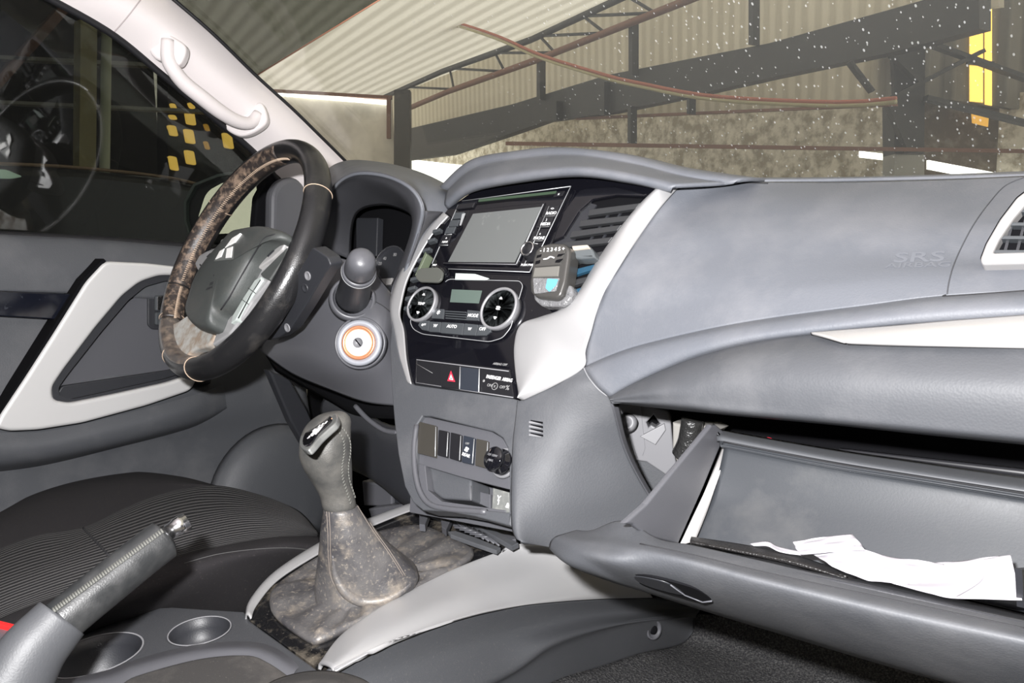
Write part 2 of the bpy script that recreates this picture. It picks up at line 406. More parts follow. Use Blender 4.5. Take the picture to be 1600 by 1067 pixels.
for c_, kk in ((m_shw, 0), (m_shd, 0)):
    for n in c_.node_tree.nodes:
        if n.type == 'VECT_MATH': n.inputs[1].default_value = W1.u
def wslab(name, pts, h0, h1, mt, fr=W1, **k):
    o = slab(name, fr, pts, h0, h1, mt, None, bev=0, **k); return o
def struct(o): o['kind'] = 'structure'; return o
def beam(name, a, b, wpx, mt, parent=None, fr=W1, h=.2, d=.12):
    va = Vector((b[0]-a[0], b[1]-a[1])).normalized(); nx, ny = -va.y*wpx/2, va.x*wpx/2
    return slab(name, fr, [(a[0]+nx, a[1]+ny), (b[0]+nx, b[1]+ny), (b[0]-nx, b[1]-ny), (a[0]-nx, a[1]-ny)], h-d, h, mt, parent, bev=0)
struct(wslab('wall_far', [(560, 262), (800, 196), (945, 180), (1200, 160), (1700, 140), (1700, 520), (560, 440)], -2.2, -2.0, m_far))
struct(wslab('wall_upper', [(612, 150), (840, 60), (1000, -30), (1560, -190), (1560, 10), (1380, 30), (1200, 80), (950, 125), (800, 172), (612, 225)], -.1, 0, m_shw))
struct(wslab('wall_middle', [(945, 172), (1200, 118), (1400, 78), (1400, 162), (1200, 170), (945, 184)], -.3, -.2, m_shw))
tag(wslab('steel_girder', [(622, 205), (800, 163), (950, 117), (1200, 68), (1380, 18), (1530, -25), (1530, 45), (1400, 80), (1200, 122), (1060, 154), (950, 177), (850, 190), (800, 208), (700, 242), (622, 252)], .1, .3, m_steel),
    'wide dark girder crossing the shed behind the windscreen, left end with painted wall shade', 'girder')  # left end of the dark shape also paints wall lying in shadow
tag(beam('shed_rail', (900, 185), (1392, 163), 4, m_rust), 'upper rusty brown rail on the shed wall', 'rail')
tag(beam('shed_rail', (790, 224), (1600, 236), 6, m_rust), 'lower rusty brown rail just above the dashboard', 'rail')
posts = [((985, 29), (985, 117), 6, 'tall post between the pale wall sheets above the girder, below the truss end'), ((841, 93), (841, 156), 5, 'short post under the truss left of the middle post'),
         ((1173, -8), (1173, 70), 7, 'post at the top of the view right of the middle post'), ((940, 128), (940, 180), 8, 'dark upright on the girder face near its left third'),
         ((866, 158), (866, 188), 7, 'dark stubby upright on the girder face, furthest left'), ((983, 166), (983, 224), 5, 'thin post under the girder standing on the lower rail'),
         ((1075, 154), (1075, 178), 4, 'short thin post under the girder over the upper rail')]
for a, b, w_, lab in posts:
    tag(beam('steel_post', a, b, w_, m_steel, h=.42), lab, 'post', 'posts of the shed wall')
tr = thing('roof_truss', W1.px(620, 160, .5), 'long lattice truss rising to the right under the pale shed roof', 'truss')
U = [(600, 152), (690, 112), (830, 62), (960, 2), (1080, -55)]; Lw = [(632, 172), (700, 143), (840, 93), (1050, 10), (1180, -42)]
for nm, P in (('upper_chord', U), ('lower_chord', Lw)):
    tube(nm, [W1.px(x, y, .5) for x, y in P], .06, m_steel if nm[0] == 'u' else m_rust, tr, 6)
cu_ = cr([Vector((*p, 0)) for p in U], 15); cl_ = cr([Vector((*p, 0)) for p in Lw], 15)
for i in range(14):
    a, b = (cu_[i], cl_[i+1]) if i % 2 else (cl_[i], cu_[i+1])
    tube('web_bar', [W1.px(a.x, a.y, .5), W1.px(b.x, b.y, .5)], .025, m_steel, tr, 5)
for dy, mt, nm, lb in ((0, m_redp, 'pipe', 'rusty red pipe sagging across the shed under the roof'), (5, m_yelp, 'pipe', 'pale yellow pipe hanging just below the red pipe')):
    tag(tube(nm, [W1.px(x, y+dy, 1.6) for x, y in ((600, 0), (760, 50), (840, 84), (945, 117), (1000, 130), (1110, 150), (1300, 160), (1400, 154))], .022, mt, None, 8, n=40), lb, 'pipe')
# right part of the shed
W2 = Frame(at(1500, 200, D=9.6), _r0, (0, 0, 1))
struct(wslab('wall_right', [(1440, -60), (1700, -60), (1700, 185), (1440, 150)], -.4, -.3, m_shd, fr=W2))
struct(wslab('wall_right_lower', [(1440, 150), (1700, 185), (1700, 262), (1700, 520), (1440, 520)], -.6, -.5, mat('brown_wall', (.1, .075, .05), .9, 0, None, [((.26, .23, .18), 6, .5, .7, .7)]), fr=W2))
tw = thing('amber_window', W2.px(1530, 160, -.2), 'tall narrow amber daylight window in the right shed wall', 'window')
slab('pane', W2, [(1516, -20), (1536, -20), (1536, 160), (1516, 158)], -.28, -.26, m_amber, tw, bev=0)
slab('pane', W2, [(1540, -20), (1550, -20), (1550, 165), (1540, 163)], -.28, -.26, m_amber, tw, bev=0)
slab('pane', W2, [(1518, 168), (1546, 172), (1544, 198), (1520, 192)], -.28, -.26, m_amberd, tw, bev=0)
slab('crossbar', W2, [(1512, 92), (1554, 96), (1554, 104), (1512, 100)], -.26, -.22, m_steel, tw, bev=0)
cl = thing('steel_column', W2.px(1422, 290, .2), 'stout shed column with grey painted foot behind the windscreen', 'column')
slab('shaft', W2, [(1396, 60), (1446, 60), (1444, 242), (1398, 242)], 0, .3, m_steel, cl, bev=0)
slab('foot', W2, [(1398, 240), (1444, 240), (1448, 540), (1394, 540)], 0, .3, m_grey, cl, bev=0)
for a, b, w_, lab in (((1455, 66), (1610, 122), 7, 'dark brace sloping down across the amber window top'), ((1450, 152), (1610, 192), 8, 'dark brace crossing the foot of the amber window'),
                      ((1395, 152), (1540, 78), 6, 'grey brace rising right from the column to the amber window'), ((1392, 78), (1442, 128), 7, 'brown brace crossing the column just under the girder'),
                      ((1330, 95), (1366, 142), 5, 'thin brace dropping from the girder left of the column'), ((1388, 152), (1424, 236), 9, 'brace from the column joint down to the grey foot')):
    tag(beam('steel_brace', a, b, w_, m_steel, fr=W2, h=.45), lab, 'brace', 'braces around the shed column')
for pts, lab in (([(632, 248), (700, 256), (770, 262), (770, 290), (632, 290)], 'bright daylight gap above the instrument hood'), ([(1342, 236), (1394, 242), (1394, 252), (1342, 246)], 'bright daylight gap left of the column foot'),
                 ([(1451, 250), (1620, 282), (1620, 296), (1451, 264)], 'bright daylight gap right of the column foot')):
    o = slab('daylight_gap', W1 if pts[0][0] < 1400 else W2, pts, -1.2 if pts[0][0] < 1400 else -.25, -1.1 if pts[0][0] < 1400 else -.2, m_day, None, bev=0)
    tag(o, lab, 'opening', 'daylight gaps low in the shed wall')
# left part of the shed seen through the windscreen
W3 = Frame(at(520, 200, D=17), _r0, (0, 0, 1))
struct(wslab('wall_left', [(300, 141), (612, 152), (625, 440), (300, 440)], -.2, -.1, mat('pale_wall', (.85, .8, .7), .9, 0, None, [((.55, .51, .45), .8, .4, .6, .8)]), fr=W3))
struct(beam('trim_1', (380, 139), (612, 152), 5, m_rust, fr=W3, h=.1)); struct(beam('trim_2', (607, 150), (607, 216), 6, m_rust, fr=W3, h=.1))
tag(beam('daylight_gap', (405, 143), (607, 160), 6, m_day, fr=W3, h=.05), 'thin bright slot under the roof beside the pillar', 'opening')
tag(wslab('steel_column', [(616, 140), (640, 140), (642, 440), (614, 440)], 0, .3, m_steel, fr=W3), 'dark column at the far corner of the shed, above the instrument hood', 'column')
# seen through the driver's window
W4 = Frame((-7, 0, 0), (0, 1, 0), (0, 0, 1))
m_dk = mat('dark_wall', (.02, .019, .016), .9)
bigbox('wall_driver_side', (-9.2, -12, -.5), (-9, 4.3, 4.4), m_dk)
bigbox('ceiling_side_blocker', (-9, -12, 3.9), (-2.5, 4.3, 4.0), mat('side_blocker_roof', (.12, .11, .09), .9, 0, None, [((.03, .03, .028), 2.5, .4, .6, .9)]))  # dark roof added to darken the view through the driver window
for i, (a, b, w_) in enumerate((((-20, 150), (100, 15), 16), ((-20, 88), (240, 101), 6), ((-20, 158), (330, 174), 5))):
    tag(beam('rafter', a, b, w_, (m_rust, m_grey, m_grey)[i], fr=W4, h=.6), ('rusty diagonal beam outside the driver window', 'upper thin grey rafter outside the driver window', 'lower thin grey rafter outside the driver window')[i], 'beam')
tag(beam('window_strip', (139, 30), (134, 620), 26, mat('ochre_panel', (.45, .4, .2), .7, 0, None, [((.8, .78, .6), 3, .5, .7, .7)]), fr=W4, h=.9), 'ochre and white upright panel left of the pale pole', 'panel')
tag(tube('pole', [W4.px(167, 20, 1.6), W4.px(158, 640, 1.6)], .035, m_cream, None, 10), 'pale green white pole outside the driver window', 'pole')
bw = thing('dark_block_wall', W4.px(320, 270, .3), 'dark wall with sunlit amber openings beyond the driver window', 'wall')
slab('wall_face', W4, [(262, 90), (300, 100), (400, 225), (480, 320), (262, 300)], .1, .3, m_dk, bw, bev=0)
for (x, y, a_, c_) in ((272, 167, 4, 6), (271, 183, 5, 4), (271, 204, 6, 9), (298, 183, 7, 13), (297, 213, 7, 12), (298, 246, 7, 12), (272, 255, 6, 12), (357, 220, 7, 13), (300, 165, 4, 5), (324, 199, 3, 6), (324, 227, 3, 7)):
    slab('opening', W4, [(x-a_-2, y-c_), (x+a_-2, y-c_*.8), (x+a_+2, y+c_), (x-a_+2, y+c_*.8)], .29, .33, m_amber if a_ > 3 else m_amberd, bw, bev=0, r=3)
CA = Frame((-2.3, 0, 0), (0, 1, 0), (0, 0, 1))
pc = thing('parked_car', CA.px(150, 380, 0), 'black parked car close outside the driver window', 'car')
slab('body', CA, [(-60, 262), (0, 258), (120, 263), (260, 278), (330, 295), (420, 330), (480, 420), (480, 900), (-60, 960)], -.8, 0, mat('black_paint', (.006, .006, .007), .3, coat=.3), pc, bev=.03)
tube('roofline_highlight', [CA.px(x, y, .01) for x, y in ((-60, 256), (0, 256), (120, 262), (260, 277), (330, 294))], .006, mat('brown_highlight', (.3, .2, .13), .4), pc, 6, n=20)  # brown line paints the highlight along the roofline
slab('reflection_patch', CA, [(-20, 264), (10, 265), (36, 276), (20, 279), (-20, 278)], 0, .02, mat('reflection_glow', (.6, .8, .65), .2, emit=(.7, 1, .8, .35)), pc, bev=0, r=5)  # glowing patch paints a lamp-like reflection, not a real lamp
# ================================================================= car body: pillar, glass, door
nW = Vector((0, .574, .819)); WS0 = Vector((0, .5, .87))
def ws(px, py, h=0): return at(px, py, pl=(WS0-nW*h, nW))
tl, tr_, br, bl = ws(255, -12), ws(1700, -120), ws(1700, 300), ws(560, 285)
me = bpy.data.meshes.new('windscreen'); me.from_pydata([tl, tr_, br, bl], [], [(0, 1, 2, 3)])
o = link('window_1', me, M['wind'], None, False, [SOL(.004)]); o['kind'] = 'structure'
me = bpy.data.meshes.new('tint_film'); me.from_pydata([ws(250, -20, .004), ws(625, -20, .004), ws(400, 118, .004), ws(391, 112, .004)], [], [(0, 1, 2, 3)])
o = link('tint_film', me, M['band'], None, False); tag(o, 'dark tint film along the top corner of the windscreen', 'window film')
tube('film_edge', [ws(625, -20, .006), ws(401, 118, .006)], .0012, mat('film_edge', (.35, .16, .1), .6), o, 5)
# driver pillar
XP = -.62
inner = [(55, -12), (170, 52), (250, 116), (330, 183), (400, 243), (440, 292), (480, 335)]
outer = [(258, -12), (330, 50), (400, 118), (455, 168), (500, 212), (540, 252), (575, 290)]
rin = [at(x, y, X=XP-.02-.06*i/6) for i, (x, y) in enumerate(inner)]; rou = [ws(x, y, .006) for x, y in outer]
rmid = [a.lerp(b, .5)+Vector((.03, -.012, 0)) for a, b in zip(rin, rou)]
pil = loft('trim_3', [rin, rmid, rou], M['ivory'], None, 50, 8, .006); pil['kind'] = 'structure'
o = tube('trim_4', [ws(x, y, .012) for x, y in outer], .0035, M['rubber'], None, 6, n=40); o['kind'] = 'structure'
o = tube('trim_5', [p+Vector((.004, 0, 0)) for p in rin], .006, M['rubber'], None, 8, n=40); o['kind'] = 'structure'
tP = bvh(pil)
seam('pillar_seam', [(223, -5), (200, 25), (175, 54)], tP, .0012, mat('pillar_seam', (.45, .4, .4), .7), pil, 0, 20)
# grab handle
gh = thing('grab_handle', at(330, 160, X=-.58), 'ivory grab handle on the driver side pillar', 'handle')
def pil_at(px, py, lift):
    h = hit(px, py, tP, 0); h = h if h is not None else at(px, py, X=-.6); return h+(CAM-h).normalized()*lift
gp = [(262, 62, .004), (262, 88, .022), (268, 104, .035), (286, 128, .042), (315, 152, .045), (345, 175, .043), (372, 190, .034), (392, 192, .02), (404, 178, .004)]
tube('grip', [pil_at(*g) for g in gp], lambda t: .0105+.003*math.sin(math.pi*min(1, t)) , M['ivory'], gh, 14, n=40)
for q, nm in ([[(232, 72), (252, 52), (272, 58), (290, 74), (280, 100), (258, 96), (240, 90)], 'mount'], [[(350, 196), (372, 212), (398, 206), (417, 188), (408, 160), (388, 168), (378, 180)], 'mount']):
    c = sum((pil_at(x, y, .004) for x, y in q), Vector())/len(q); fr_ = Frame(c, _r0.lerp(Vector((.0, -.3, -.2)), .1), _u0)
    slab(nm, fr_, q, -.012, .009, M['ivory'], gh, bev=.005, sm=True)
# driver window glass and frame
XD = -.70
me = bpy.data.meshes.new('g'); me.from_pydata([at(-40, 362, X=XD-.03), at(480, 400, X=XD-.03), at(470, 300, X=XD-.02), at(400, 235, X=XD), at(250, 108, X=XD+.04), at(50, -20, X=XD+.06), at(-40, -20, X=XD+.06)], [], [tuple(range(7))])
o = link('window_2', me, M['doorglass'], None, False, [SOL(.004)]); o['kind'] = 'structure'
# door
door = thing('driver_door', (-.7, -.2, 0), 'charcoal driver door panel with satin silver handle surround', 'car door')
loft('upper_panel', [row('X', [(-60, 362, -.725), (150, 372, -.725), (300, 383, -.725), (470, 392, -.725)]),
    row('X', [(-60, 371, -.705), (150, 381, -.705), (300, 392, -.705), (470, 402, -.705)]),
    row('X', [(-60, 420, -.69), (150, 418, -.69), (300, 420, -.69), (470, 425, -.70)]),
    row('X', [(-60, 455, -.69), (100, 458, -.69), (300, 470, -.69), (470, 470, -.70)])], M['soft'], door, 40, 6, .01)
loft('window_seal', [row('X', [(-60, 358, -.722), (150, 368, -.722), (300, 379, -.722), (470, 390, -.722)]), row('X', [(-60, 365, -.715), (150, 375, -.715), (300, 386, -.715), (470, 396, -.715)])], M['rubber'], door, 10, 2, .01)
loft('lower_panel', [row('X', [(-60, 450, -.705), (120, 455, -.70), (300, 440, -.70), (470, 440, -.71)]),
    row('X', [(-60, 560, -.71), (120, 540, -.70), (300, 540, -.70), (480, 540, -.71)]),
    row('X', [(-60, 650, -.70), (120, 660, -.69), (300, 640, -.69), (480, 620, -.70)]),
    row('X', [(-60, 760, -.71), (120, 740, -.71), (300, 700, -.71), (500, 690, -.71)]),
    row('X', [(-60, 900, -.71), (120, 860, -.71), (330, 830, -.71), (560, 800, -.71)])], M['soft'], door, 40, 6, .01)
DF = Frame((-.68, 0, 0), (0, 1, 0), (0, 0, 1))
slab('black_inlay', DF, [(-60, 452), (0, 454), (125, 460), (100, 500), (0, 494), (-60, 490)], -.01, .004, M['dgreen'], door, bev=.002)
sil_out = [(165, 408), (230, 411), (310, 420), (330, 450), (325, 560), (300, 610), (230, 634), (130, 661), (60, 672), (15, 674), (-8, 668), (0, 650), (40, 590), (85, 520), (135, 440)]
sil_in = [(290, 430), (250, 430), (220, 440), (192, 462), (150, 512), (100, 578), (82, 605), (84, 625), (110, 630), (180, 616), (262, 598), (315, 580), (318, 470)]
slab('handle_surround', DF, sil_out, -.03, .022, M['silverdoor'], door, bev=.006, holes=[sil_in], r=10, bres=4)
slab('surround_edge', DF, [(162, 404), (166, 408), (135, 440), (85, 520), (40, 590), (-8, 668), (-14, 668), (34, 590), (80, 516), (130, 436)], -.02, .018, M['black'], door, bev=0)
slab('surround_shadow_lip', DF, [(292, 428), (250, 427), (218, 437), (189, 460), (147, 510), (97, 576), (79, 604), (82, 628), (110, 633), (180, 619), (262, 601), (318, 584), (318, 470)], -.03, .012, M['dark'], door, bev=.002,
     holes=[[(300, 438), (258, 437), (226, 446), (199, 468), (156, 518), (104, 584), (89, 605), (91, 620), (112, 626), (180, 611), (262, 593), (314, 577), (316, 476)]], r=6)  # dark strip stands in for the shade inside the surround
DP = Frame((-.70, 0, 0), (0, 1, 0), (0, 0, 1))
slab('pull_cup', DP, [(200, 470), (240, 450), (330, 445), (330, 600), (100, 625), (90, 600)], 0, .006, M['plain'], door, bev=0, r=12)
slab('cup_floor', DP, [(97, 603), (265, 578), (330, 566), (330, 600), (100, 628), (88, 618)], .004, .014, M['dark'], door, bev=.002, r=5)
slab('switch_plate', DP, [(231, 462), (236, 456), (290, 452), (290, 515), (238, 515), (231, 508)], .005, .010, M['dark'], door, bev=.002, r=4)
for y0, y1, nm in ((462, 486, 'lock_switch'), (488, 508, 'lock_switch')):
    s_ = slab(nm, DP, [(243, y0), (262, y0-1), (262, y1), (243, y1)], .010, .016, M['btn'], door, bev=.002, r=3)
slab('inner_handle', DP, [(246, 463), (256, 462), (255, 484), (246, 485)], .016, .018, M['chrome'], door, bev=.001, r=2)
loft('armrest_pad', [row('X', [(-60, 672, -.665), (60, 675, -.665), (180, 650, -.665), (300, 618, -.67), (350, 600, -.69)]),
    row('X', [(-60, 700, -.655), (60, 697, -.655), (180, 672, -.655), (300, 640, -.66), (352, 620, -.69)]),
    row('X', [(-60, 730, -.665), (60, 718, -.665), (180, 693, -.665), (300, 660, -.67), (354, 635, -.69)]),
    row('X', [(-60, 742, -.70), (60, 728, -.70), (180, 700, -.70), (300, 668, -.70), (356, 640, -.70)])], M['soft'], door, 40, 6, 0)
# speaker bulge low on the door
c0 = at(430, 775, X=-.70)
lathe('speaker_grille', c0, Vector((1, 0, 0)), [(.15, -.005), (.147, .012), (.13, .03), (.09, .04), (.03, .042), (0, .042)], M['soft'], door, 48)
# quarter panel by the mirror
tag(slab('mirror_cover', DF, [(398, 352), (402, 308), (420, 276), (442, 262), (470, 300), (500, 370), (500, 400), (398, 395)], -.02, .0, M['black'], None, bev=.004, r=4), 'black triangular cover inside the window behind the steering wheel', 'cover')
QF = Frame((-.64, 0, 0), (0, 1, 0), (0, 0, 1))
tag(slab('speaker_pod', QF, [(426, 300), (440, 280), (462, 275), (478, 290), (485, 340), (478, 400), (424, 400)], -.03, .0, M['plain'], None, bev=.01, r=12), 'grey tweeter pod at the foot of the driver pillar', 'speaker')
# side mirror outside
MF = Frame(at(345, 330, X=-.96), (math.cos(R(15)), math.sin(R(15)), 0), (0, 0, 1))
sm_ = thing('side_mirror', at(345, 385, X=-.96), 'black door mirror with bright glass outside the driver window', 'mirror')
slab('housing', MF, [(302, 390), (289, 345), (289, 315), (304, 288), (340, 274), (395, 264), (425, 275), (425, 400)], -.09, .0, M['dark'], sm_, bev=.02, r=8, bres=5)
tube('mount_arm', [at(400, 385, X=-.9), at(410, 388, X=-.82), at(425, 390, X=-.735)], .018, M['dark'], sm_, 12)
slab('mirror_glass', MF, [(320, 306), (328, 296), (348, 285), (362, 283), (400, 280), (405, 350), (380, 364), (335, 366), (309, 341)], .0, .002, M['cream'], sm_, bev=.0005, r=5)
slab('rim', MF, [(300, 388), (287, 345), (287, 315), (302, 287), (340, 272), (395, 262), (396, 266), (341, 276), (305, 290), (291, 316), (291, 345), (304, 388)], -.05, .006, mat('mirror_rim', (.1, .13, .12), .3), sm_, bev=0)
bigbox('wall_car_rear_blocker', (-.75, -1.9, 0), (.85, -1.85, 1.27), M['dark']); bigbox('wall_car_left_blocker', (-.76, -1.85, 0), (-.72, -.5, 1.27), M['dark'])  # unseen panels added to block ambient light from behind
bigbox('ceiling_car_unseen', (-.62, -1.8, 1.27), (.85, -.08, 1.3), M['ivory'])  # unseen headliner, added to cut ambient light in the cabin
bigbox('wall_firewall', (-.76, .455, 0), (.8, .475, .82), M['black'])
# ================================================================= dashboard
dash = thing('dashboard', (.2, .1, .5), 'grey grained dashboard filling the right half of the view', 'dashboard')
left = [(1060, 293, .09), (1030, 325, .06), (1003, 362, .045), (970, 410, .01), (945, 455, .0), (930, 490, -.01), (921, 520, -.02), (914, 548, -.025), (912, 573, -.03)]
top = loft('top_cover', [[Vector((x, .5, .85)) for x in (.2, .3, .45, .58, .7)],
    row('Y', [(1000, 262, .14), (1130, 282, .2), (1300, 284, .22), (1500, 279, .22), (1700, 270, .22)]),
    row('Y', [(1062, 294, .09), (1160, 287, .15), (1300, 285, .17), (1500, 281, .17), (1700, 276, .16)])], M['pad'], dash, 40, 4, .004)
pad = loft('airbag_panel', [
    row('Y', [(1060, 293, .09), (1110, 287, .12), (1180, 284, .145), (1300, 284, .165), (1400, 282, .165), (1500, 279, .165), (1590, 275, .16), (1700, 270, .155)]),
    row('Y', [(1030, 325, .062), (1080, 318, .09), (1150, 315, .10), (1300, 315, .11), (1450, 315, .115), (1700, 312, .115)]),
    row('Y', [(1003, 362, .042), (1080, 358, .055), (1200, 356, .065), (1400, 355, .07), (1700, 352, .07)]),
    row('Y', [(970, 410, .012), (1080, 405, .03), (1200, 402, .035), (1400, 400, .04), (1700, 398, .04)]),
    row('Y', [(945, 455, -.004), (1080, 445, .01), (1200, 437, .015), (1400, 425, .02), (1700, 420, .02)]),
    row('Y', [(921, 520, -.02), (1000, 495, -.008), (1100, 475, .0), (1250, 455, .005), (1450, 440, .01), (1700, 434, .01)]),
    row('Y', [(912, 573, -.03), (950, 556, -.026), (1000, 539, -.02), (1100, 515, -.014), (1200, 497, -.009), (1350, 477, -.004), (1480, 461, 0), (1700, 450, 0)])], M['pad'], dash, 70, 8, .004)
ledge = loft('padded_ledge', [
    row('Y', [(912, 573, -.028), (950, 556, -.024), (1000, 539, -.018), (1100, 515, -.012), (1200, 497, -.007), (1350, 477, -.002), (1480, 461, 0.002), (1700, 450, 0.002)]),
    row('Y', [(916, 579, -.042), (960, 560, -.038), (1005, 545, -.034), (1100, 522, -.03), (1200, 504, -.026), (1350, 485, -.022), (1480, 469, -.02), (1700, 457, -.02)]),
    row('Y', [(930, 600, -.05), (975, 577, -.046), (1030, 556, -.042), (1150, 526, -.038), (1300, 505, -.034), (1480, 485, -.032), (1700, 474, -.032)]),
    row('Y', [(948, 617, -.05), (985, 597, -.046), (1040, 571, -.042), (1100, 549, -.04), (1180, 531, -.037), (1300, 516, -.034), (1450, 502, -.032), (1700, 488, -.032)]),
    row('Y', [(953, 622, -.045), (988, 603, -.038), (1045, 577, -.034), (1105, 555, -.032), (1185, 536, -.029), (1300, 521, -.026), (1450, 507, -.024), (1700, 493, -.024)])], M['pad'], dash, 70, 6, .004)
lower = loft('lower_panel', [
    row('Y', [(950, 620, -.045), (988, 598, -.038), (1045, 572, -.034), (1105, 551, -.032), (1185, 532, -.029), (1300, 517, -.026), (1450, 503, -.024), (1700, 489, -.024)]),
    row('Y', [(952, 622, -.052), (1000, 601, -.055), (1080, 575, -.06), (1200, 552, -.062), (1350, 545, -.062), (1500, 545, -.062), (1700, 545, -.062)]),
    row('Y', [(953, 624, -.056), (1020, 610, -.072), (1120, 596, -.078), (1250, 590, -.082), (1400, 595, -.084), (1700, 606, -.084)]),
    row('Y', [(954, 626, -.056), (1050, 623, -.076), (1150, 630, -.08), (1300, 642, -.084), (1450, 656, -.084), (1700, 680, -.084)]),
    row('Y', [(955, 628, -.055), (1050, 634, -.072), (1150, 645, -.076), (1300, 659, -.078), (1450, 674, -.078), (1700, 699, -.078)]),
    row('Y', [(960, 630, -.03), (1050, 640, -.05), (1150, 650, -.05), (1300, 664, -.05), (1450, 680, -.05), (1700, 705, -.05)])], M['soft'], dash, 70, 7, .004)
silv = loft('silver_inlay', [
    row('Y', [(1266, 519, -.040), (1400, 508, -.038), (1500, 499, -.036), (1700, 484, -.036)]),
    row('Y', [(1285, 524, -.052), (1400, 517, -.054), (1500, 512, -.054), (1700, 503, -.054)]),
    row('Y', [(1318, 534, -.066), (1400, 536, -.07), (1500, 538, -.07), (1700, 541, -.07)]),
    row('Y', [(1324, 538, -.062), (1400, 541, -.064), (1500, 543, -.064), (1700, 547, -.064)])], M['silver2'], dash, 40, 4, .002)
tD = bvh(pad)
seam('airbag_seam', [(1602, 277), (1570, 291), (1545, 318), (1522, 350), (1503, 385), (1490, 415), (1483, 440), (1480, 460)], tD, .0006, mat('pad_groove', (.05, .052, .058), .8), pad, .0001)
seam('airbag_seam', [(1480, 461), (1483, 463), (1600, 455)], bvh(ledge), .0009, M['seam'], pad, .0001)
seam('pad_seam', [(1062, 294), (1090, 290), (1140, 286), (1200, 287)], tD, .0009, M['seam'], pad, .0001)
p = hit(1434, 402, tD, 0); h2 = hit(1440, 402, tD, 0); h3 = hit(1434, 396, tD, 0)
SF = Frame(p, h2-p, h3-p)
text('airbag_lettering', 'SRS', SF, 1436, 402, .019, mat('embossed', (.125, .132, .15), .5), pad, .0004, R(3), 1.5)
pA = hit(1434, 414, tD, 0); pB = hit(1440, 414, tD, 0); pC = hit(1434, 408, tD, 0); SF2 = Frame(pA, pB-pA, pC-pA)
text('airbag_lettering', 'AIRBAG', SF2, 1434, 414, .0105, mat('embossed2', (.125, .132, .15), .5), pad, .0004, R(3), 1.5)
# right outlet
VF = Frame(at(1580, 350, Y=.035), (1, 0, 0), (0, math.sin(R(28)), math.cos(R(28))))
vo = [(1531, 404), (1540, 380), (1562, 342), (1588, 308), (1604, 296), (1700, 270), (1700, 408), (1534, 412)]; vi = [(1551, 394), (1562, 372), (1584, 340), (1603, 318), (1614, 308), (1700, 285), (1700, 390)]
ve = thing('side_vent', VF.px(1580, 400), 'silver framed air vent at the right end of the dashboard', 'air vent')
slab('frame', VF, vo, -.01, .008, M['silver2'], ve, bev=.003, holes=[vi], r=4)
slab('cavity', VF, vo, -.012, -.004, M['black'], ve, bev=0, r=4)
for x0, y0, y1 in ((1590, 326, 327), (1576, 347, 348), (1563, 368, 370), (1552, 390, 392)):
    slab('blade', VF, [(x0, y0), (1700, y0+1), (1700, y0+6), (x0-3, y0+5)], -.004, .004, M['btn'], ve, bev=.0005)
for x in (1581, 1600):
    slab('upright_blade', VF, [(x+6, 320), (x+10, 320), (x-8, 392), (x-13, 392)], -.004, 0, M['dark'], ve, bev=0)
# centre hood
hood = loft('centre_hood', [[Vector((x, .48, .86)) for x in (-.12, 0, .1, .2, .32)],
    row('Y', [(712, 296, .15), (760, 258, .15), (830, 245, .15), (900, 240, .15), (1000, 250, .15), (1080, 268, .15), (1190, 284, .15)]),
    row('Y', [(702, 300, .10), (745, 266, .10), (820, 252, .10), (900, 248, .10), (990, 262, .10), (1062, 280, .10), (1130, 290, .105)]),
    row('Y', [(698, 318, .068), (735, 290, .058), (820, 273, .05), (905, 266, .05), (985, 277, .055), (1058, 294, .062)]),
    row('Y', [(700, 325, .074), (737, 297, .066), (820, 280, .06), (905, 272, .06), (985, 282, .065), (1050, 296, .07)])], M['pad'], dash, 60, 6, .004)
# instrument hood
def yr(pts): return row('Y', pts)
hoodL = loft('instrument_hood', [
    yr([(492, 320, .22), (505, 272, .22), (540, 251, .22), (600, 254, .22), (660, 270, .22), (708, 296, .2), (712, 320, .16)]),
    yr([(495, 345, .10), (512, 290, .10), (545, 262, .10), (598, 261, .10), (650, 280, .10), (692, 312, .09), (700, 330, .08)]),
    yr([(495, 365, .04), (516, 300, .02), (548, 272, .01), (597, 272, .01), (642, 292, .01), (662, 325, .015), (655, 365, .02), (640, 410, .02), (626, 450, .015)])], M['pad'], dash, 60, 8, .004)
inn = loft('hood_lining', [
    yr([(495, 365, .04), (516, 300, .02), (548, 272, .01), (597, 272, .01), (642, 292, .01), (662, 325, .015), (655, 365, .02), (640, 410, .02), (626, 450, .015)]),
    yr([(497, 370, .045), (519, 305, .03), (550, 278, .02), (596, 279, .02), (634, 298, .02), (650, 325, .02), (648, 360, .022), (635, 405, .022), (621, 448, .02)]),
    yr([(500, 385, .05), (523, 312, .045), (552, 288, .045), (594, 291, .045), (626, 308, .045), (643, 332, .045), (643, 358, .045), (630, 400, .045), (613, 445, .03)]),
    yr([(548, 405, .13), (552, 350, .14), (565, 328, .14), (597, 321, .14), (625, 327, .14), (643, 338, .12), (643, 358, .10), (630, 400, .09), (611, 445, .06)])], M['plain'], dash, 60, 6, .002)
CF = Frame(at(600, 400, Y=.17), (1, 0, 0), (0, .25, .97))
clu = thing('instrument_cluster', CF.px(600, 430), 'dark instrument cluster with round dials under the hood', 'gauges')
slab('housing', CF, [(520, 300), (680, 300), (680, 470), (520, 470)], -.03, -.02, M['black'], clu, bev=0)
slab('housing_side', CF, [(556, 340), (590, 340), (588, 400), (556, 400)], -.015, .0, M['dark'], clu, bev=.002)
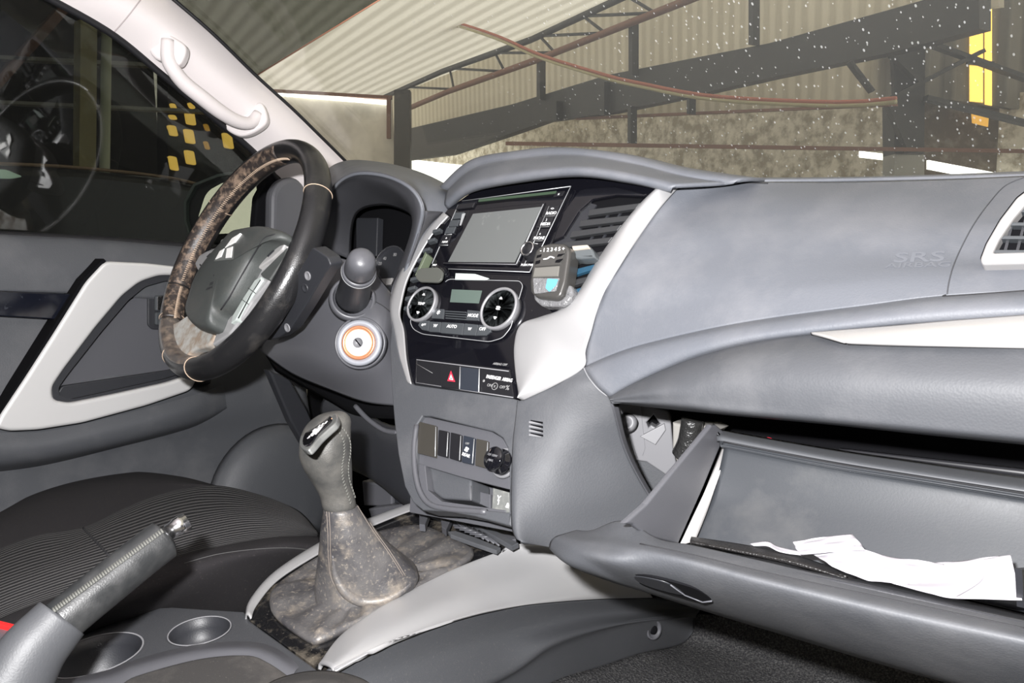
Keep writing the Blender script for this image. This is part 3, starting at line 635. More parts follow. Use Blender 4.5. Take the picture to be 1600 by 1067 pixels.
for cx_, cy_, r_ in ((612, 425, .045), (566, 430, .04)):
    c = CF.loc(CF.px(cx_, cy_, 0)); q = [disc(CF, c, r_), disc(CF, c, r_*.94)]
    link('dial_ring', curvemesh('x', q, CF, -.002, .006, .001), M['chrome'], clu, False)
    link('dial_face', curvemesh('x', [disc(CF, c, r_*.94)], CF, -.004, 0, 0), M['dark'], clu, False)
for x, y, s in ((601, 404, '40'), (594, 412, '20'), (617, 398, '80')): text('dial_number', s, CF, x, y, .008, M['dim'], clu, .001)
for (a, b) in (((588, 438), (612, 437)),): slab('lower_trim', CF, [(586, 436), (612, 434), (616, 444), (592, 446)], .0, .01, M['silver2'], clu, bev=.001)
# centre fascia
th = R(28); ST = Frame((0, 0, .72), (1, 0, 0), (0, math.sin(th), math.cos(th)))
fo = [(700, 326), (737, 300), (820, 282), (905, 273), (985, 282), (1040, 293), (1003, 322), (970, 362), (935, 412), (905, 462), (880, 486), (845, 498), (815, 510), (806, 540), (808, 585), (814, 624), (800, 622), (648, 601), (640, 598), (631, 560), (629, 495), (633, 470), (655, 405), (680, 352)]
slab('fascia', ST, fo, -.03, 0, M['gloss'], dash, bev=.001)
# silver trims
inr = [(1034, 291), (1001, 322), (968, 362), (933, 412), (903, 462), (878, 485), (845, 496), (814, 508), (804, 540), (807, 585), (815, 625)]
out_ = [(1059, 294, .088), (1031, 325, .06), (1004, 362, .045), (971, 410, .012), (945, 455, -.0), (932, 487, -.01), (923, 518, -.02), (914, 548, -.026), (911, 574, -.032), (866, 602, -.046), (817, 626, -.056)]
ri = [ST.px(x, y, .001) for x, y in inr]; ro = [at(x, y, Y=v-.004) for x, y, v in out_]; rm = [a.lerp(b, .5)+(ST.n*.010) for a, b in zip(ri, ro)]
rq = [a.lerp(b, .08)+(ST.n*.006) for a, b in zip(ri, ro)]
loft('silver_surround', [ri, rq, rm, ro], M['silver'], dash, 80, 6, .003)
lo1 = [(694, 333), (668, 360), (642, 396), (620, 436), (609, 468), (608, 490), (613, 520), (624, 560), (640, 600)]; lo2 = [(700, 337), (678, 362), (655, 398), (636, 436), (627, 470), (624, 492), (630, 515), (634, 560), (642, 600)]
rl1 = [ST.px(x, y, -.012) for x, y in lo1]; rl2 = [ST.px(x, y, .003) for x, y in lo2]
loft('silver_surround', [rl1, [a.lerp(b, .5)+ST.n*.006 for a, b in zip(rl1, rl2)], rl2], M['silver'], dash, 60, 5, .003)
loft('side_cheek', [[ST.px(x, y, -.012) for x, y in lo1], yr([(664, 330, .02), (655, 368, .02), (640, 410, .02), (622, 450, .02), (606, 480, .015), (604, 510, .015), (610, 550, .015), (622, 590, .015), (634, 615, .0)])], M['plain'], dash, 40, 4, .003)
# left centre vent
lv = thing('centre_vent', ST.px(650, 470), 'slim black air vent on the left edge of the centre fascia', 'air vent')
slab('cavity', ST, [(684, 350), (694, 350), (672, 400), (650, 440), (640, 492), (632, 492), (632, 470), (648, 420), (664, 382)], 0, .002, M['black'], lv, bev=0)
for x, y in ((680, 360), (672, 375), (664, 390), (656, 405), (650, 420), (645, 435), (641, 450), (637, 465), (635, 480)):
    slab('blade', ST, [(x-4, y-1), (x+7, y-4), (x+6, y+1), (x-5, y+4)], .002, .010, M['btn'], lv, bev=.0008)
# right centre vent
rv = thing('centre_vent', ST.px(920, 440), 'wide black slatted air vent right of the multimedia screen', 'air vent')
slab('cavity', ST, [(930, 300), (1008, 305), (985, 335), (958, 370), (930, 410), (905, 455), (892, 470), (880, 470), (862, 380), (885, 345), (912, 310)], -.0, .001, M['black'], rv, bev=0, r=4)
slab('surround', ST, [(905, 296), (918, 293), (960, 290), (1012, 303), (1006, 307), (962, 305), (925, 312), (905, 330), (880, 370), (862, 378), (880, 330)], 0, .007, M['glossclean'], rv, bev=.002, r=3)
slab('side_wall', ST, [(918, 316), (932, 320), (905, 362), (885, 395), (866, 380), (885, 350)], 0, .003, M['dark'], rv, bev=0)
M['ventblade'] = mat('vent_blade', (.028, .029, .031), .4)
bl = [(921, 327, 1000, 317), (907, 344, 985, 336), (893, 361, 971, 351), (880, 378, 957, 370), (900, 402, 946, 391), (900, 420, 935, 411), (896, 437, 925, 430), (894, 453, 915, 447)]
for i, (x0, y0, x1, y1) in enumerate(bl):
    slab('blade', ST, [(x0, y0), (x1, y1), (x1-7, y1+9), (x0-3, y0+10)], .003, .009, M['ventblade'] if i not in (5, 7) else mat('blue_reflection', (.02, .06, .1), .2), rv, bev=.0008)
for x, y in ((945, 337), (965, 333), (933, 354), (952, 351), (920, 372), (940, 369)):
    slab('upright_blade', ST, [(x+4, y-3), (x+7, y-3), (x, y+9), (x-3, y+9)], .001, .003, M['dark'], rv, bev=0)
# head unit
hu = thing('multimedia_unit', ST.px(770, 424), 'black multimedia unit with grey touch screen', 'car stereo')
slab('bezel', ST, [(722, 314), (892, 291), (828, 424), (672, 418)], 0, .005, M['gloss'], hu, bev=.001, r=4)
for nm, a, b in (('edge_line', (722, 314), (892, 291)), ('edge_line', (892, 291), (828, 424)), ('edge_line', (716, 320), (675, 412)), ('edge_line', (672, 419), (828, 425))):
    tube(nm, [ST.px(*a, .0055), ST.px(*b, .0055)], .0006, M['line'], hu, 5)
slab('disc_slot', ST, [(746, 314), (868, 301), (867, 306), (744, 320)], .004, .0056, M['black'], hu, bev=0)
slab('slot_reflection', ST, [(748, 311), (869, 298), (868, 302), (747, 315)], .005, .0072, mat('green_sheen', (.045, .07, .045), .15), hu, bev=.0004)  # green reflection painted as a strip along the slot
slab('eject_button', ST, [(868, 300), (882, 298), (878, 306), (864, 308)], .005, .0065, M['btndark'], hu, bev=.0004)
slab('eject_button', ST, [(716, 319), (742, 316), (738, 324), (712, 327)], .005, .008, M['btndark'], hu, bev=.0006)
scr = slab('screen_frame', ST, [(733, 328), (851, 316), (808, 416), (692, 413)], .004, .0075, M['gloss'], hu, bev=.0008)
slab('screen', ST, [(739, 334), (846, 323), (804, 410), (700, 409)], .0076, .0082, M['screen'], scr, bev=0)
tube('edge_line', [ST.px(849, 319, .008), ST.px(807, 412, .008)], .0009, M['line'], scr, 5); tube('edge_line', [ST.px(693, 411, .008), ST.px(807, 413, .008)], .0005, M['metalgrey'], scr, 5)
tube('edge_line', [ST.px(858, 322, .0065), ST.px(820, 412, .0065)], .0005, M['line'], hu, 5)
rb = [(861, 331, 'RADIO'), (852, 348, 'MEDIA'), (842, 370, 'PHONE')]
for x, y, s in rb:
    b_ = slab('button', ST, [(x-9, y-9), (x+13, y-11), (x+7, y+7), (x-15, y+7)], .005, .0068, M['btndark'], hu, bev=.0004)
    text('lettering', s, ST, x, y+2, .0058, M['white'], b_, .0072, 0, .9, .15)
    text('lettering', {'RADIO': '<>', 'MEDIA': ')', 'PHONE': 'c'}[s], ST, x+2, y-5, .0048, M['white'], b_, .0072)
    tube('edge_line', [ST.px(x-14, y+7, .007), ST.px(x+6, y+6, .007)], .0003, M['dim'], b_, 4)
text('lettering', 'x', ST, 873, 303, .005, M['white'], hu, .007)
text('lettering', 'VOL', ST, 837, 382, .0042, M['white'], hu, .0066); text('lettering', 'PUSH PWR', ST, 824, 414, .0042, M['white'], hu, .0066)
kb = lathe('volume_knob', ST.px(833, 396, .005), ST.n, [(.0125, 0), (.0125, .002), (.0105, .003), (.0098, .012), (.009, .0135), (0, .0135)], M['btndark'], hu, 36)
lathe('knob_ring', ST.px(833, 396, .005)+ST.n*.0125, ST.n, [(.0098, 0), (.0098, .0018), (.0078, .0018), (.0078, 0)], M['chrome'], kb, 36)
for x, y in ((716, 337), (709, 349), (703, 360)): slab('button', ST, [(x-5, y-5), (x+9, y-6), (x+5, y+4), (x-9, y+5)], .005, .0072, M['btn'], hu, bev=.0005)
b_ = slab('button', ST, [(692, 367), (706, 365), (698, 384), (684, 385)], .005, .0068, M['btndark'], hu, bev=.0004)
text('lettering', 'NAVI', ST, 695, 378, .0045, M['white'], b_, .0072); text('lettering', '^', ST, 697, 373, .006, M['white'], b_, .0072)
tube('edge_line', [ST.px(696, 367, .007), ST.px(706, 366, .007)], .0005, M['line'], b_, 4); tube('edge_line', [ST.px(687, 383, .007), ST.px(700, 383, .007)], .0005, M['line'], b_, 4)
text('lettering', 'MAP', ST, 679, 414, .004, M['white'], hu, .0066)
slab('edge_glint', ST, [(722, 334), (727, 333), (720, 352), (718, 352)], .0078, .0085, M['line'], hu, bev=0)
# phone mount plate
PF = Frame(ST.px(670, 427, .03), Vector((1, .15, 0)), ST.v)
pm = thing('phone_mount', ST.px(695, 430, .01), 'small olive grey magnetic phone mount clipped left of the screen', 'phone holder')
slab('plate', PF, [(656, 419), (684, 417), (692, 424), (690, 436), (684, 441), (655, 440), (649, 433), (651, 424)], -.004, 0, mat('mount_plate', (.065, .068, .06), .45), pm, bev=.001, r=3)
lathe('ball_joint', ST.px(698, 428, .002), (PF.o-ST.px(698, 428, .002)), [(.008, 0), (.009, .004), (.0085, .010), (.006, .016), (.004, .02)], M['glossclean'], pm, 20)
slab('clip', ST, [(664, 393), (667, 397), (654, 424), (648, 430)], .002, .016, mat('clip_green', (.1, .12, .08), .3), pm, bev=.001)
# climate unit
M['dialring'] = mat('dial_ring', (.42, .42, .44), .28, .6); M['dialface'] = mat('dial_face', (.03, .035, .037), .6)
cu2 = thing('climate_unit', ST.px(720, 530), 'glossy climate control unit with two ringed dials', 'climate control')
slab('glass_panel', ST, [(655, 441), (700, 430), (812, 439), (817, 446), (798, 512), (785, 528), (765, 534), (660, 522), (645, 514), (640, 500)], 0, .004, M['glossclean'], cu2, bev=.001, r=8)
tube('edge_line', [ST.px(x, y, .0045) for x, y in fillet([(700, 436), (812, 439), (817, 446), (798, 512), (785, 528), (765, 534), (660, 522), (645, 514), (640, 500)], 6)], .0005, M['line'], cu2, 5)
slab('display', ST, [(706, 452), (753, 454), (748, 474), (703, 472)], .0035, .0045, M['lcd'], cu2, bev=0)
slab('reflection_strip', ST, [(712, 427), (742, 428), (764, 435), (758, 438), (711, 437)], .0005, .0046, mat('pale_reflection', (.6, .68, .64), .15), cu2, bev=0)  # pale reflection painted as a strip on the panel's top edge
def btn(pts, s=None, tx=None, sz=.0062):
    b_ = slab('button', ST, pts, .003, .0062, M['btn'], cu2, bev=.0006, r=1)
    if s: text('lettering', s, ST, tx[0], tx[1], sz, M['white'], b_, .0066)
btn([(677, 482), (694, 483), (692, 498), (674, 497)], '*', (684, 491), .014); btn([(730, 484), (750, 486), (748, 501), (728, 500)], 'MODE', (739, 493))
for k in range(4): slab('ribbed_bar', ST, [(696, 485+k*3.6), (728, 487+k*3.7), (727.5, 488.6+k*3.7), (695.5, 486.6+k*3.6)], .004, .0068, M['btn'], cu2, bev=.0004)
btn([(657, 500), (671, 501), (669, 517), (659, 515), (653, 508)], 'o=', (662, 507), .007); btn([(672, 502), (689, 503), (687, 519), (670, 518)], 'W', (680, 509), .0065)
btn([(690, 503), (725, 505), (722, 523), (688, 520)], 'AUTO', (706, 510)); btn([(726, 505), (747, 507), (743, 524), (723, 523)], 'w', (734, 513), .008)
btn([(748, 507), (768, 509), (766, 518), (758, 524), (744, 524)], 'OFF', (754, 514))
for cx_, cy_, r_ in ((659, 475, .0255), (779.5, 482, .0285)):
    c = ST.loc(ST.px(cx_, cy_, .008)); o_ = ST.w(c[0], c[1], 0)
    dl = lathe('dial', o_, ST.n, [(r_, 0), (r_, .009), (r_*.97, .0105), (r_*.89, .0105), (r_*.865, .009), (r_*.865, .002)], M['dialring'], cu2, 60)
    lathe('dial_face', o_, ST.n, [(r_*.86, .0086), (r_*.4, .0086), (0, .0086)], M['dialface'], dl, 50)
    P0 = ST.w(c[0], c[1], .0092)
    for dv, s in ((.013, '^'), (-.013, 'v')):
        tri = [(-.0022, -.0012), (.0022, -.0012), (0, .002)]
        if s == 'v': tri = [(a, -b) for a, b in tri]
        link('arrow', curvemesh('x', [[(c[0]+a, c[1]+b+dv) for a, b in tri]], ST, .0088, .0108, 0), M['white'], dl, False)
    if r_ < .027: text('lettering', 'TEMP', ST, 0, 0, .0055, M['white'], dl, org=P0)
    else:
        for k in range(4):
            a = math.pi/4+k*math.pi/2; q = [(c[0]+math.cos(a)*.0018+math.cos(t)*.0014, c[1]+math.sin(a)*.0018+math.sin(t)*.0011) for t in [i*math.pi/5 for i in range(10)]]
            link('fan_symbol', curvemesh('x', [q], ST, .0086, .0106, 0), M['white'], dl, False)
# hazard row
hz = thing('switch_row', ST.px(720, 610), 'black switch row with red hazard warning triangle', 'switches')
slab('backing', ST, [(650, 560), (796, 577), (803, 622), (649, 601)], 0, .003, M['btndark'], hz, bev=.0005)
tube('edge_line', [ST.px(x, y, .0035) for x, y in ((795, 580), (651, 562), (650, 598), (802, 621))], .0007, M['metalgrey'], hz, 5)
b_ = slab('hazard_switch', ST, [(691, 570), (718, 573), (717, 608), (689, 604)], .003, .006, M['btndark'], hz, bev=.0006)
slab('triangle', ST, [(704.5, 579), (711, 596.5), (699, 595)], .006, .0064, M['red'], b_, bev=0, holes=[[(704.6, 584), (708.3, 594), (701.5, 593)]])
slab('triangle', ST, [(704.6, 585), (708, 593.6), (701.8, 592.7)], .006, .0063, M['white'], b_, bev=0, holes=[[(704.7, 588.5), (706, 592.3), (703.4, 591.9)]])
slab('blank_switch', ST, [(720, 573), (748, 576), (747, 612), (718, 608)], .003, .005, mat('blank_blue', (.022, .026, .035), .4), hz, bev=.0006)
tube('edge_line', [ST.px(719, 573, .005), ST.px(718, 608, .005)], .0006, M['line'], hz, 5); tube('edge_line', [ST.px(749, 576, .005), ST.px(748, 613, .005)], .0008, M['line'], hz, 5)
tube('edge_line', [ST.px(650, 568, .0035), ST.px(676, 583, .0035)], .0003, M['dim'], hz, 4)
text('lettering', 'PASSENGER  AIRBAG', ST, 780, 591.5, .0062, M['white'], hz, .0035, R(-2), .72)
text('lettering', 'ON', ST, 765, 602, .005, M['dim'], hz, .0035); text('lettering', 'OFF', ST, 785, 605, .005, M['dim'], hz, .0035)
c = ST.loc(ST.px(773, 603.5, .0034)); link('lamp_symbol', curvemesh('x', [disc(ST, c, .0045), disc(ST, c, .0039)], ST, .003, .0037, 0), M['dim'], hz, False)
text('lamp_symbol', 'x', ST, 773, 603, .006, M['dim'], hz, .0035); text('lamp_symbol', '%', ST, 793, 606, .008, M['dim'], hz, .0035)
lathe('sensor_dot', ST.px(756, 595, .003), ST.n, [(.0018, 0), (.0016, .0006), (0, .0006)], M['dim'], hz, 16)
text('lettering', 'AIRBAG OFF', ST, 781, 569, .004, M['dim'], hz, .002, 0, 1, .3)
# ================================================================= lower centre stack
low = thing('centre_stack', (.08, -.03, .3), 'grey lower centre stack with switches and open pocket', 'centre stack')
bo = [(612, 500), (616, 520), (625, 560), (640, 597), (648, 601), (800, 622), (815, 626), (808, 680), (802, 740), (799, 780), (798, 822), (740, 806), (700, 799), (660, 797), (645, 785), (632, 760), (622, 710), (616, 660), (611, 600), (609, 540)]
ph = [(652, 662), (660, 650), (672, 650), (770, 674), (785, 684), (793, 700), (795, 722), (796, 800), (790, 800), (690, 790), (668, 786), (657, 768), (650, 735)]
slab('stack_shell', ST, bo, -.03, .002, M['soft'], low, bev=.002, holes=[ph], bres=3)
P3 = slab('switch_panel', ST, [(650, 655), (662, 650), (768, 674), (785, 684), (795, 702), (797, 765), (720, 745), (654, 725), (651, 700)], -.012, -.004, M['plain'], low, bev=.001, r=4)
slab('pocket_back', ST, [(645, 715), (800, 755), (800, 830), (640, 800)], -.06, -.055, M['plain'], low, bev=0)
slab('pocket_wall', ST, [(654, 724), (664, 727), (668, 765), (690, 783), (790, 797), (790, 806), (690, 795), (664, 786), (654, 765)], -.055, -.002, M['plain'], low, bev=.001)
slab('pocket_liner', ST, [(670, 728), (736, 748), (736, 782), (690, 779), (676, 768)], -.05, -.012, M['soft'], low, bev=.003, r=5)
slab('pocket_liner', ST, [(738, 765), (766, 772), (766, 795), (738, 782)], -.05, -.03, M['plain'], low, bev=.001)
tube('edge_line', [ST.px(736, 759, -.011), ST.px(736, 782, -.011)], .0005, M['metalgrey'], low, 4)
up = slab('usb_panel', ST, [(770, 762), (795, 769), (797, 806), (768, 799)], -.03, -.003, mat('scuffed_panel', (.13, .135, .13), .4, 0, None, [((.25, .25, .23), 90, .5, .7, .6)]), low, bev=.001)
text('usb_symbol', 'Y', ST, 779, 779, .009, M['white'], up, -.0025); text('usb_symbol', 'i', ST, 779, 785, .008, M['white'], up, -.0025); text('aux_symbol', '&', ST, 793, 790, .008, M['white'], up, -.0025)
def sw(pts, mt, nm='blank_switch'):
    b_ = slab(nm, ST, pts, -.005, .000, mt, low, bev=.0008, r=1.5)
    tube('edge_line', [ST.px(pts[1][0], pts[1][1]+2, .0004), ST.px(pts[2][0], pts[2][1]-2, .0004)], .0007, M['line'], b_, 4); return b_
sw([(653, 658), (681, 665), (680, 715), (652, 708)], M['btnbrown']); sw([(685, 671), (700, 674), (698, 715), (683, 711)], M['btndark']); sw([(704, 675), (720, 679), (718, 721), (702, 716)], M['btndark'])
b_ = sw([(724, 680), (741, 684), (738, 726), (721, 722)], mat('rear_fan_blue', (.02, .024, .033), .35), 'rear_fan_switch'); sw([(744, 685), (762, 689), (760, 732), (742, 727)], M['btnbrown'])
text('lettering', 'REAR', ST, 728, 711, .0055, M['white'], b_, .0006, R(-6)); text('lettering', 'OFF', ST, 730, 693, .0035, M['dim'], b_, .0006)
c = ST.loc(ST.px(729, 702, .0005))
for k in range(4):
    a = k*math.pi/2+.5; link('fan_symbol', curvemesh('x', [disc(ST, (c[0]+math.cos(a)*.0018, c[1]+math.sin(a)*.0018), .0015, 10)], ST, 0, .0008, 0), M['white'], b_, False)
so = ST.px(789, 724, -.004)
lathe('socket_ring', so, ST.n, [(.018, 0), (.0175, .002), (.016, .0045), (.0145, .003), (.0145, 0)], M['metalgrey'], low, 40)
lathe('socket_cap', so+ST.n*.002, ST.n+Vector((-.1, 0, 0)), [(.0115, 0), (.0145, .003), (.0145, .007), (.0105, .009), (.0105, .013), (.0135, .015), (.0138, .019), (.0125, .0205), (0, .021)], M['glossclean'], low, 40)
SC = Frame(so+ST.n*.002+(ST.n+Vector((-.1, 0, 0))).normalized()*.0212, ST.u+Vector((0, -.1, 0)), ST.v)
text('lettering', '12V 120W', SC, 0, 0, .0036, M['metalgrey'], low, org=SC.w(0, .003)); text('lettering', 'MAX', SC, 0, 0, .0036, M['metalgrey'], low, org=SC.w(0, -.003))
# side cheek toward the passenger footwell
ck = loft('passenger_side_panel', [
    [ST.px(x0, y, .003), ST.px(x1, y1, .0035)]+yr(L_) for x0, y, x1, y1, L_ in (
    (808, 626, 817, 624, [(862, 602, -.047), (890, 586, -.04), (912, 574, -.033)]),
    (805, 655, 816, 650, [(865, 627, -.055), (905, 605, -.046), (935, 600, -.038)]),
    (801, 690, 813, 687, [(865, 674, -.064), (920, 655, -.042), (955, 630, -.03)]),
    (799, 740, 811, 738, [(865, 730, -.074), (930, 715, -.035), (975, 700, -.01)]),
    (798, 790, 810, 789, [(862, 785, -.085), (940, 775, -.035), (1005, 760, .01)]),
    (800, 826, 812, 828, [(862, 830, -.09), (950, 825, -.03), (1040, 810, .03)]),
    (806, 842, 818, 846, [(864, 856, -.09), (960, 870, -.03), (1060, 860, .03)]))], M['soft'], low, 60, 8, .004)
tK = bvh(ck)
seam('panel_seam', [(912, 574), (920, 590), (935, 608), (952, 621)], bvh(ck, ledge), .001, M['seamlight'], ck, .0002, 20)
h0 = hit(838, 668, tK); h1 = hit(850, 670, tK); h2 = hit(838, 658, tK); KF = Frame(h0, h1-h0, h2-h0)
for k in range(4):
    y = 656+k*6.6; slab('grille_slot', KF, [(829, y), (848, y+3), (848, y+6), (829, y+3)], -.001, .0012, M['black'], ck, bev=0)
    slab('slot_edge', KF, [(826.5, y+2), (830, y+2), (846, y+6.2), (846, y+7.4), (826.5, y+5)], 0, .0015, M['metalgrey'], ck, bev=0)
loft('side_panel_hem', [yr([(955, 630, -.03), (975, 700, -.01), (1005, 760, .01), (1040, 810, .03)]), yr([(968, 634, -.015), (985, 700, .01), (1018, 765, .03), (1050, 810, .05)])], M['plain'], low, 30, 3, .003)
# ================================================================= driver side: column and under-dash
colm = thing('steering_column', (-.25, 0, .7), 'grey steering column shroud behind the steering wheel', 'steering column')
sh = loft('shroud', [
    yr([(486, 386, -.03), (462, 440, -.04), (432, 500, -.05), (405, 543, -.055)]),
    yr([(512, 398, -.03), (488, 450, -.05), (452, 516, -.06), (412, 552, -.05)]),
    yr([(545, 407, -.01), (515, 480, -.055), (480, 545, -.065), (455, 583, -.045)]),
    yr([(580, 420, .01), (555, 490, -.05), (530, 570, -.06), (510, 607, -.035)]),
    yr([(602, 445, .02), (597, 500, -.03), (585, 570, -.04), (568, 628, -.02)]),
    yr([(616, 462, .03), (617, 510, .0), (618, 570, -.01), (617, 634, .0)])], M['plain'], colm, 50, 8, .005)
tS = bvh(sh)
q = [(488, 386), (512, 402), (517, 414), (500, 440), (476, 480), (453, 515), (435, 528), (418, 532), (405, 530), (440, 470)]
# switch plate strip right behind the rim
hp = [hit(x, y, tS, .002) or at(x, y, Y=-.045) for x, y in ((510, 410), (450, 510), (480, 440))]
SP = Frame(hp[0], hp[1]-hp[0], (hp[2]-hp[0])) if False else Frame((0, -.058, 0), (1, 0, 0), (0, -.1, 1))
SPd = slab('column_plate', SP, q, -.02, .0, M['dark'], colm, bev=.002, r=4)
for x, y in ((481, 431), (477, 450), (449, 512)): lathe('screw_recess', SP.px(x, y, .0), SP.n, [(.006, -.001), (.006, .0012), (.0045, .0012), (.0035, .0002), (0, .0002)], M['metalgrey'] if y != 450 else M['dark'], colm, 20)
seam('shroud_seam', [(514, 415), (498, 446), (475, 486), (452, 519), (436, 530)], tS, .0012, M['seamlight'], colm, .0005, 30)
seam('shroud_seam', [(576, 466), (598, 478), (612, 490)], tS, .0008, M['seam'], colm, .0002, 20)
# stalk
a0 = at(551, 463, Y=-.05); a1 = at(566, 404, Y=-.115); axs = (a1-a0).normalized()
lathe('stalk_ring', at(551, 466, Y=-.048), axs, [(.032, -.012), (.032, 0), (.029, .004), (.0265, .003), (.0265, -.01)], M['plain'], colm, 50)
stk = tube('stalk', [a0-axs*.005, a0.lerp(a1, .3), a0.lerp(a1, .55), a0.lerp(a1, .7)], lambda t: .0235-.0045*t, M['dark'], colm, 24, n=12)
L_ = (a1-a0).length
lathe('stalk_collar', a0+axs*L_*.62, axs, [(.0215, 0), (.022, .002), (.022, .010), (.0205, .012), (0, .012)], M['plain'], colm, 40)
lathe('collar_line', a0+axs*L_*.66, axs, [(.0223, 0), (.0226, .0006), (.0223, .0012)], M['line'], colm, 40)
lathe('stalk_knob', a0+axs*L_*.72, axs, [(.0195, 0), (.0195, .008), (.0185, .02), (.0175, .03), (.014, .037), (.007, .040), (0, .041)], M['plain'], colm, 40)
for x, y in ((549, 416), (547, 428), (553, 434)):
    fx = Frame(at(x, y, pl=(a0+axs*L_*.66-_f*.022, _f)), _r0, axs); link('stalk_mark', curvemesh('x', [[(-.0015, -.001), (.0015, -.001), (.0015, .0015), (-.0015, .0015)]], fx, 0, .0006, 0), M['white'], colm, False)
# ignition
ig = hit(563, 536, tS); IN = (CAM-ig).normalized()*.75+Vector((0, -.4, .1)); IN.normalize()
igl = thing('ignition_lock', ig, 'round ignition lock with copper ring on the column shroud', 'ignition')
lathe('outer_ring', ig, IN, [(.036, -.012), (.036, .002), (.0335, .004), (.0335, -.01)], M['plain'], igl, 60)  # outer plastic ring around the lock
lathe('bezel', ig, IN, [(.0315, -.006), (.0315, .006), (.0300, .009), (.0235, .0085), (.0235, -.004)], mat('lock_bezel', (.3, .31, .34), .4, .2), igl, 60)
lathe('copper_ring', ig, IN, [(.0233, 0), (.0233, .0095), (.0225, .0105), (.0185, .0095), (.0185, 0)], M['bronze'], igl, 60)
lf = lathe('lock_face', ig, IN, [(.0185, 0), (.0183, .009), (.017, .0105), (0, .0105)], M['keyface'], igl, 60)
lathe('key_barrel', ig, IN, [(.0072, .0105), (.0072, .0112), (.0066, .0112), (.0066, .0106)], M['metalgrey'], lf, 40)
IF = Frame(ig+IN*.0107, _r0, _u0); IF = Frame(ig+IN*.0107, Vector((1, .5, 0)) - IN*IN.dot(Vector((1, .5, 0))), _u0)
link('key_slot', curvemesh('x', [[(-.0045, .004), (-.003, .0048), (.0045, -.004), (.003, -.0048)]], IF, -.0004, .0004, 0), M['black'], lf, False)
# under dash
und = thing('under_dash_panel', (-.25, .05, .3), 'black lower dash panels in the driver footwell', 'lower dash')
loft('knee_panel', [yr([(400, 530, .03), (500, 590, .02), (560, 615, .02), (650, 620, .0)]), yr([(430, 580, .06), (510, 625, .04), (560, 650, .03), (650, 655, .0)])], M['black'], und, 30, 3, .004)
loft('side_cover', [yr([(520, 610, .06), (560, 630, .05), (600, 660, .04), (660, 670, .02)]), yr([(500, 640, .06), (560, 650, .04), (600, 678, .02), (660, 700, .0)]), yr([(530, 720, .05), (570, 735, .03), (620, 765, .01), (670, 790, .0)]), yr([(545, 730, .06), (580, 748, .04), (625, 785, .02), (670, 815, .02)])], M['dark'], und, 30, 5, .004)
tube('panel_edge', [at(x, y, Y=.02) for x, y in ((555, 634), (575, 655), (600, 672), (622, 676))], .004, M['plain'], und, 8, n=20)
ft = Frame((0, .12, 0), (1, 0, 0), (0, 0, 1))
slab('firewall_trim', ft, [(480, 560), (640, 600), (640, 790), (610, 860), (480, 860)], -.3, -.25, M['black'], und, bev=0)
st_ = slab('door_hinge_pillar', Frame((-.55, 0, 0), (0, 1, 0), (0, 0, 1)), [(420, 578), (452, 590), (480, 640), (502, 690), (490, 720), (455, 660)], -.02, 0, M['dark'], und, bev=.004)
pd = thing('foot_rest_box', at(590, 790, Y=.06), 'dark grey box low in the driver footwell beside the stack', 'box')
slab('box_face', Frame((0, .06, 0), (1, 0, 0), (0, 0, 1)), [(565, 752), (612, 758), (612, 792), (568, 790)], -.06, 0, M['plain'], pd, bev=.003)
slab('box_side', Frame((0, .05, 0), (1, 0, 0), (0, 0, 1)), [(614, 756), (626, 762), (640, 790), (616, 786)], -.04, 0, M['dark'], pd, bev=.002)
slab('ledge', Frame((0, .04, 0), (1, 0, 0), (0, 0, 1)), [(575, 795), (640, 786), (646, 800), (580, 812)], -.06, 0, M['plain'], pd, bev=.003)
tag(tube('clip_strip', [at(599, 664, Y=.1), at(620, 672, Y=.1)], .005, mat('pale_clip', (.7, .68, .45), .5), None, 6), 'pale clip glimpsed in the dark gap beside the stack', 'clip')
for k in range(7):
    pass
tube('pocket_rim', [ST.px(x, y, .002) for x, y in ((651, 664), (647, 700), (649, 740), (657, 770), (672, 788), (700, 795), (760, 800))], .0035, M['plain'], low, 8, n=30)
# ================================================================= steering wheel
WY = -.122; WT = .5; W0 = Vector((-.351, -.097, .784))
e1 = Vector((math.cos(WY), math.sin(WY), 0)); e2 = Vector((-math.sin(WT)*math.sin(WY), math.sin(WT)*math.cos(WY), math.cos(WT)))
WF = Frame(W0, e1, e2)
sw_ = thing('steering_wheel', W0, 'worn black leather steering wheel with silver spokes', 'steering wheel')
RW = .178
def wp(a, r_=RW, h=0): return W0+WF.u*(r_*math.cos(a))+WF.v*(r_*math.sin(a))+WF.n*h
rim = tube('rim', [wp(2*math.pi*i/120) for i in range(120)], .0205, M['leather'], sw_, 24, True, flat=.8, up=WF.n)
def ang(px, py):
    best = min(range(720), key=lambda k: (lambda q: (q[0]-px)**2+(q[1]-py)**2)(proj(wp(k*math.pi/360)))); return best*math.pi/360
def arcmesh(name, a0, a1, mt, rad=.0167, n=50, off=(0, 0)):
    return tube(name, [wp(a0+(a1-a0)*i/n, RW+off[0], off[1]) for i in range(n+1)], rad*1.25, mt, rim, 20, False, flat=.8, up=WF.n)
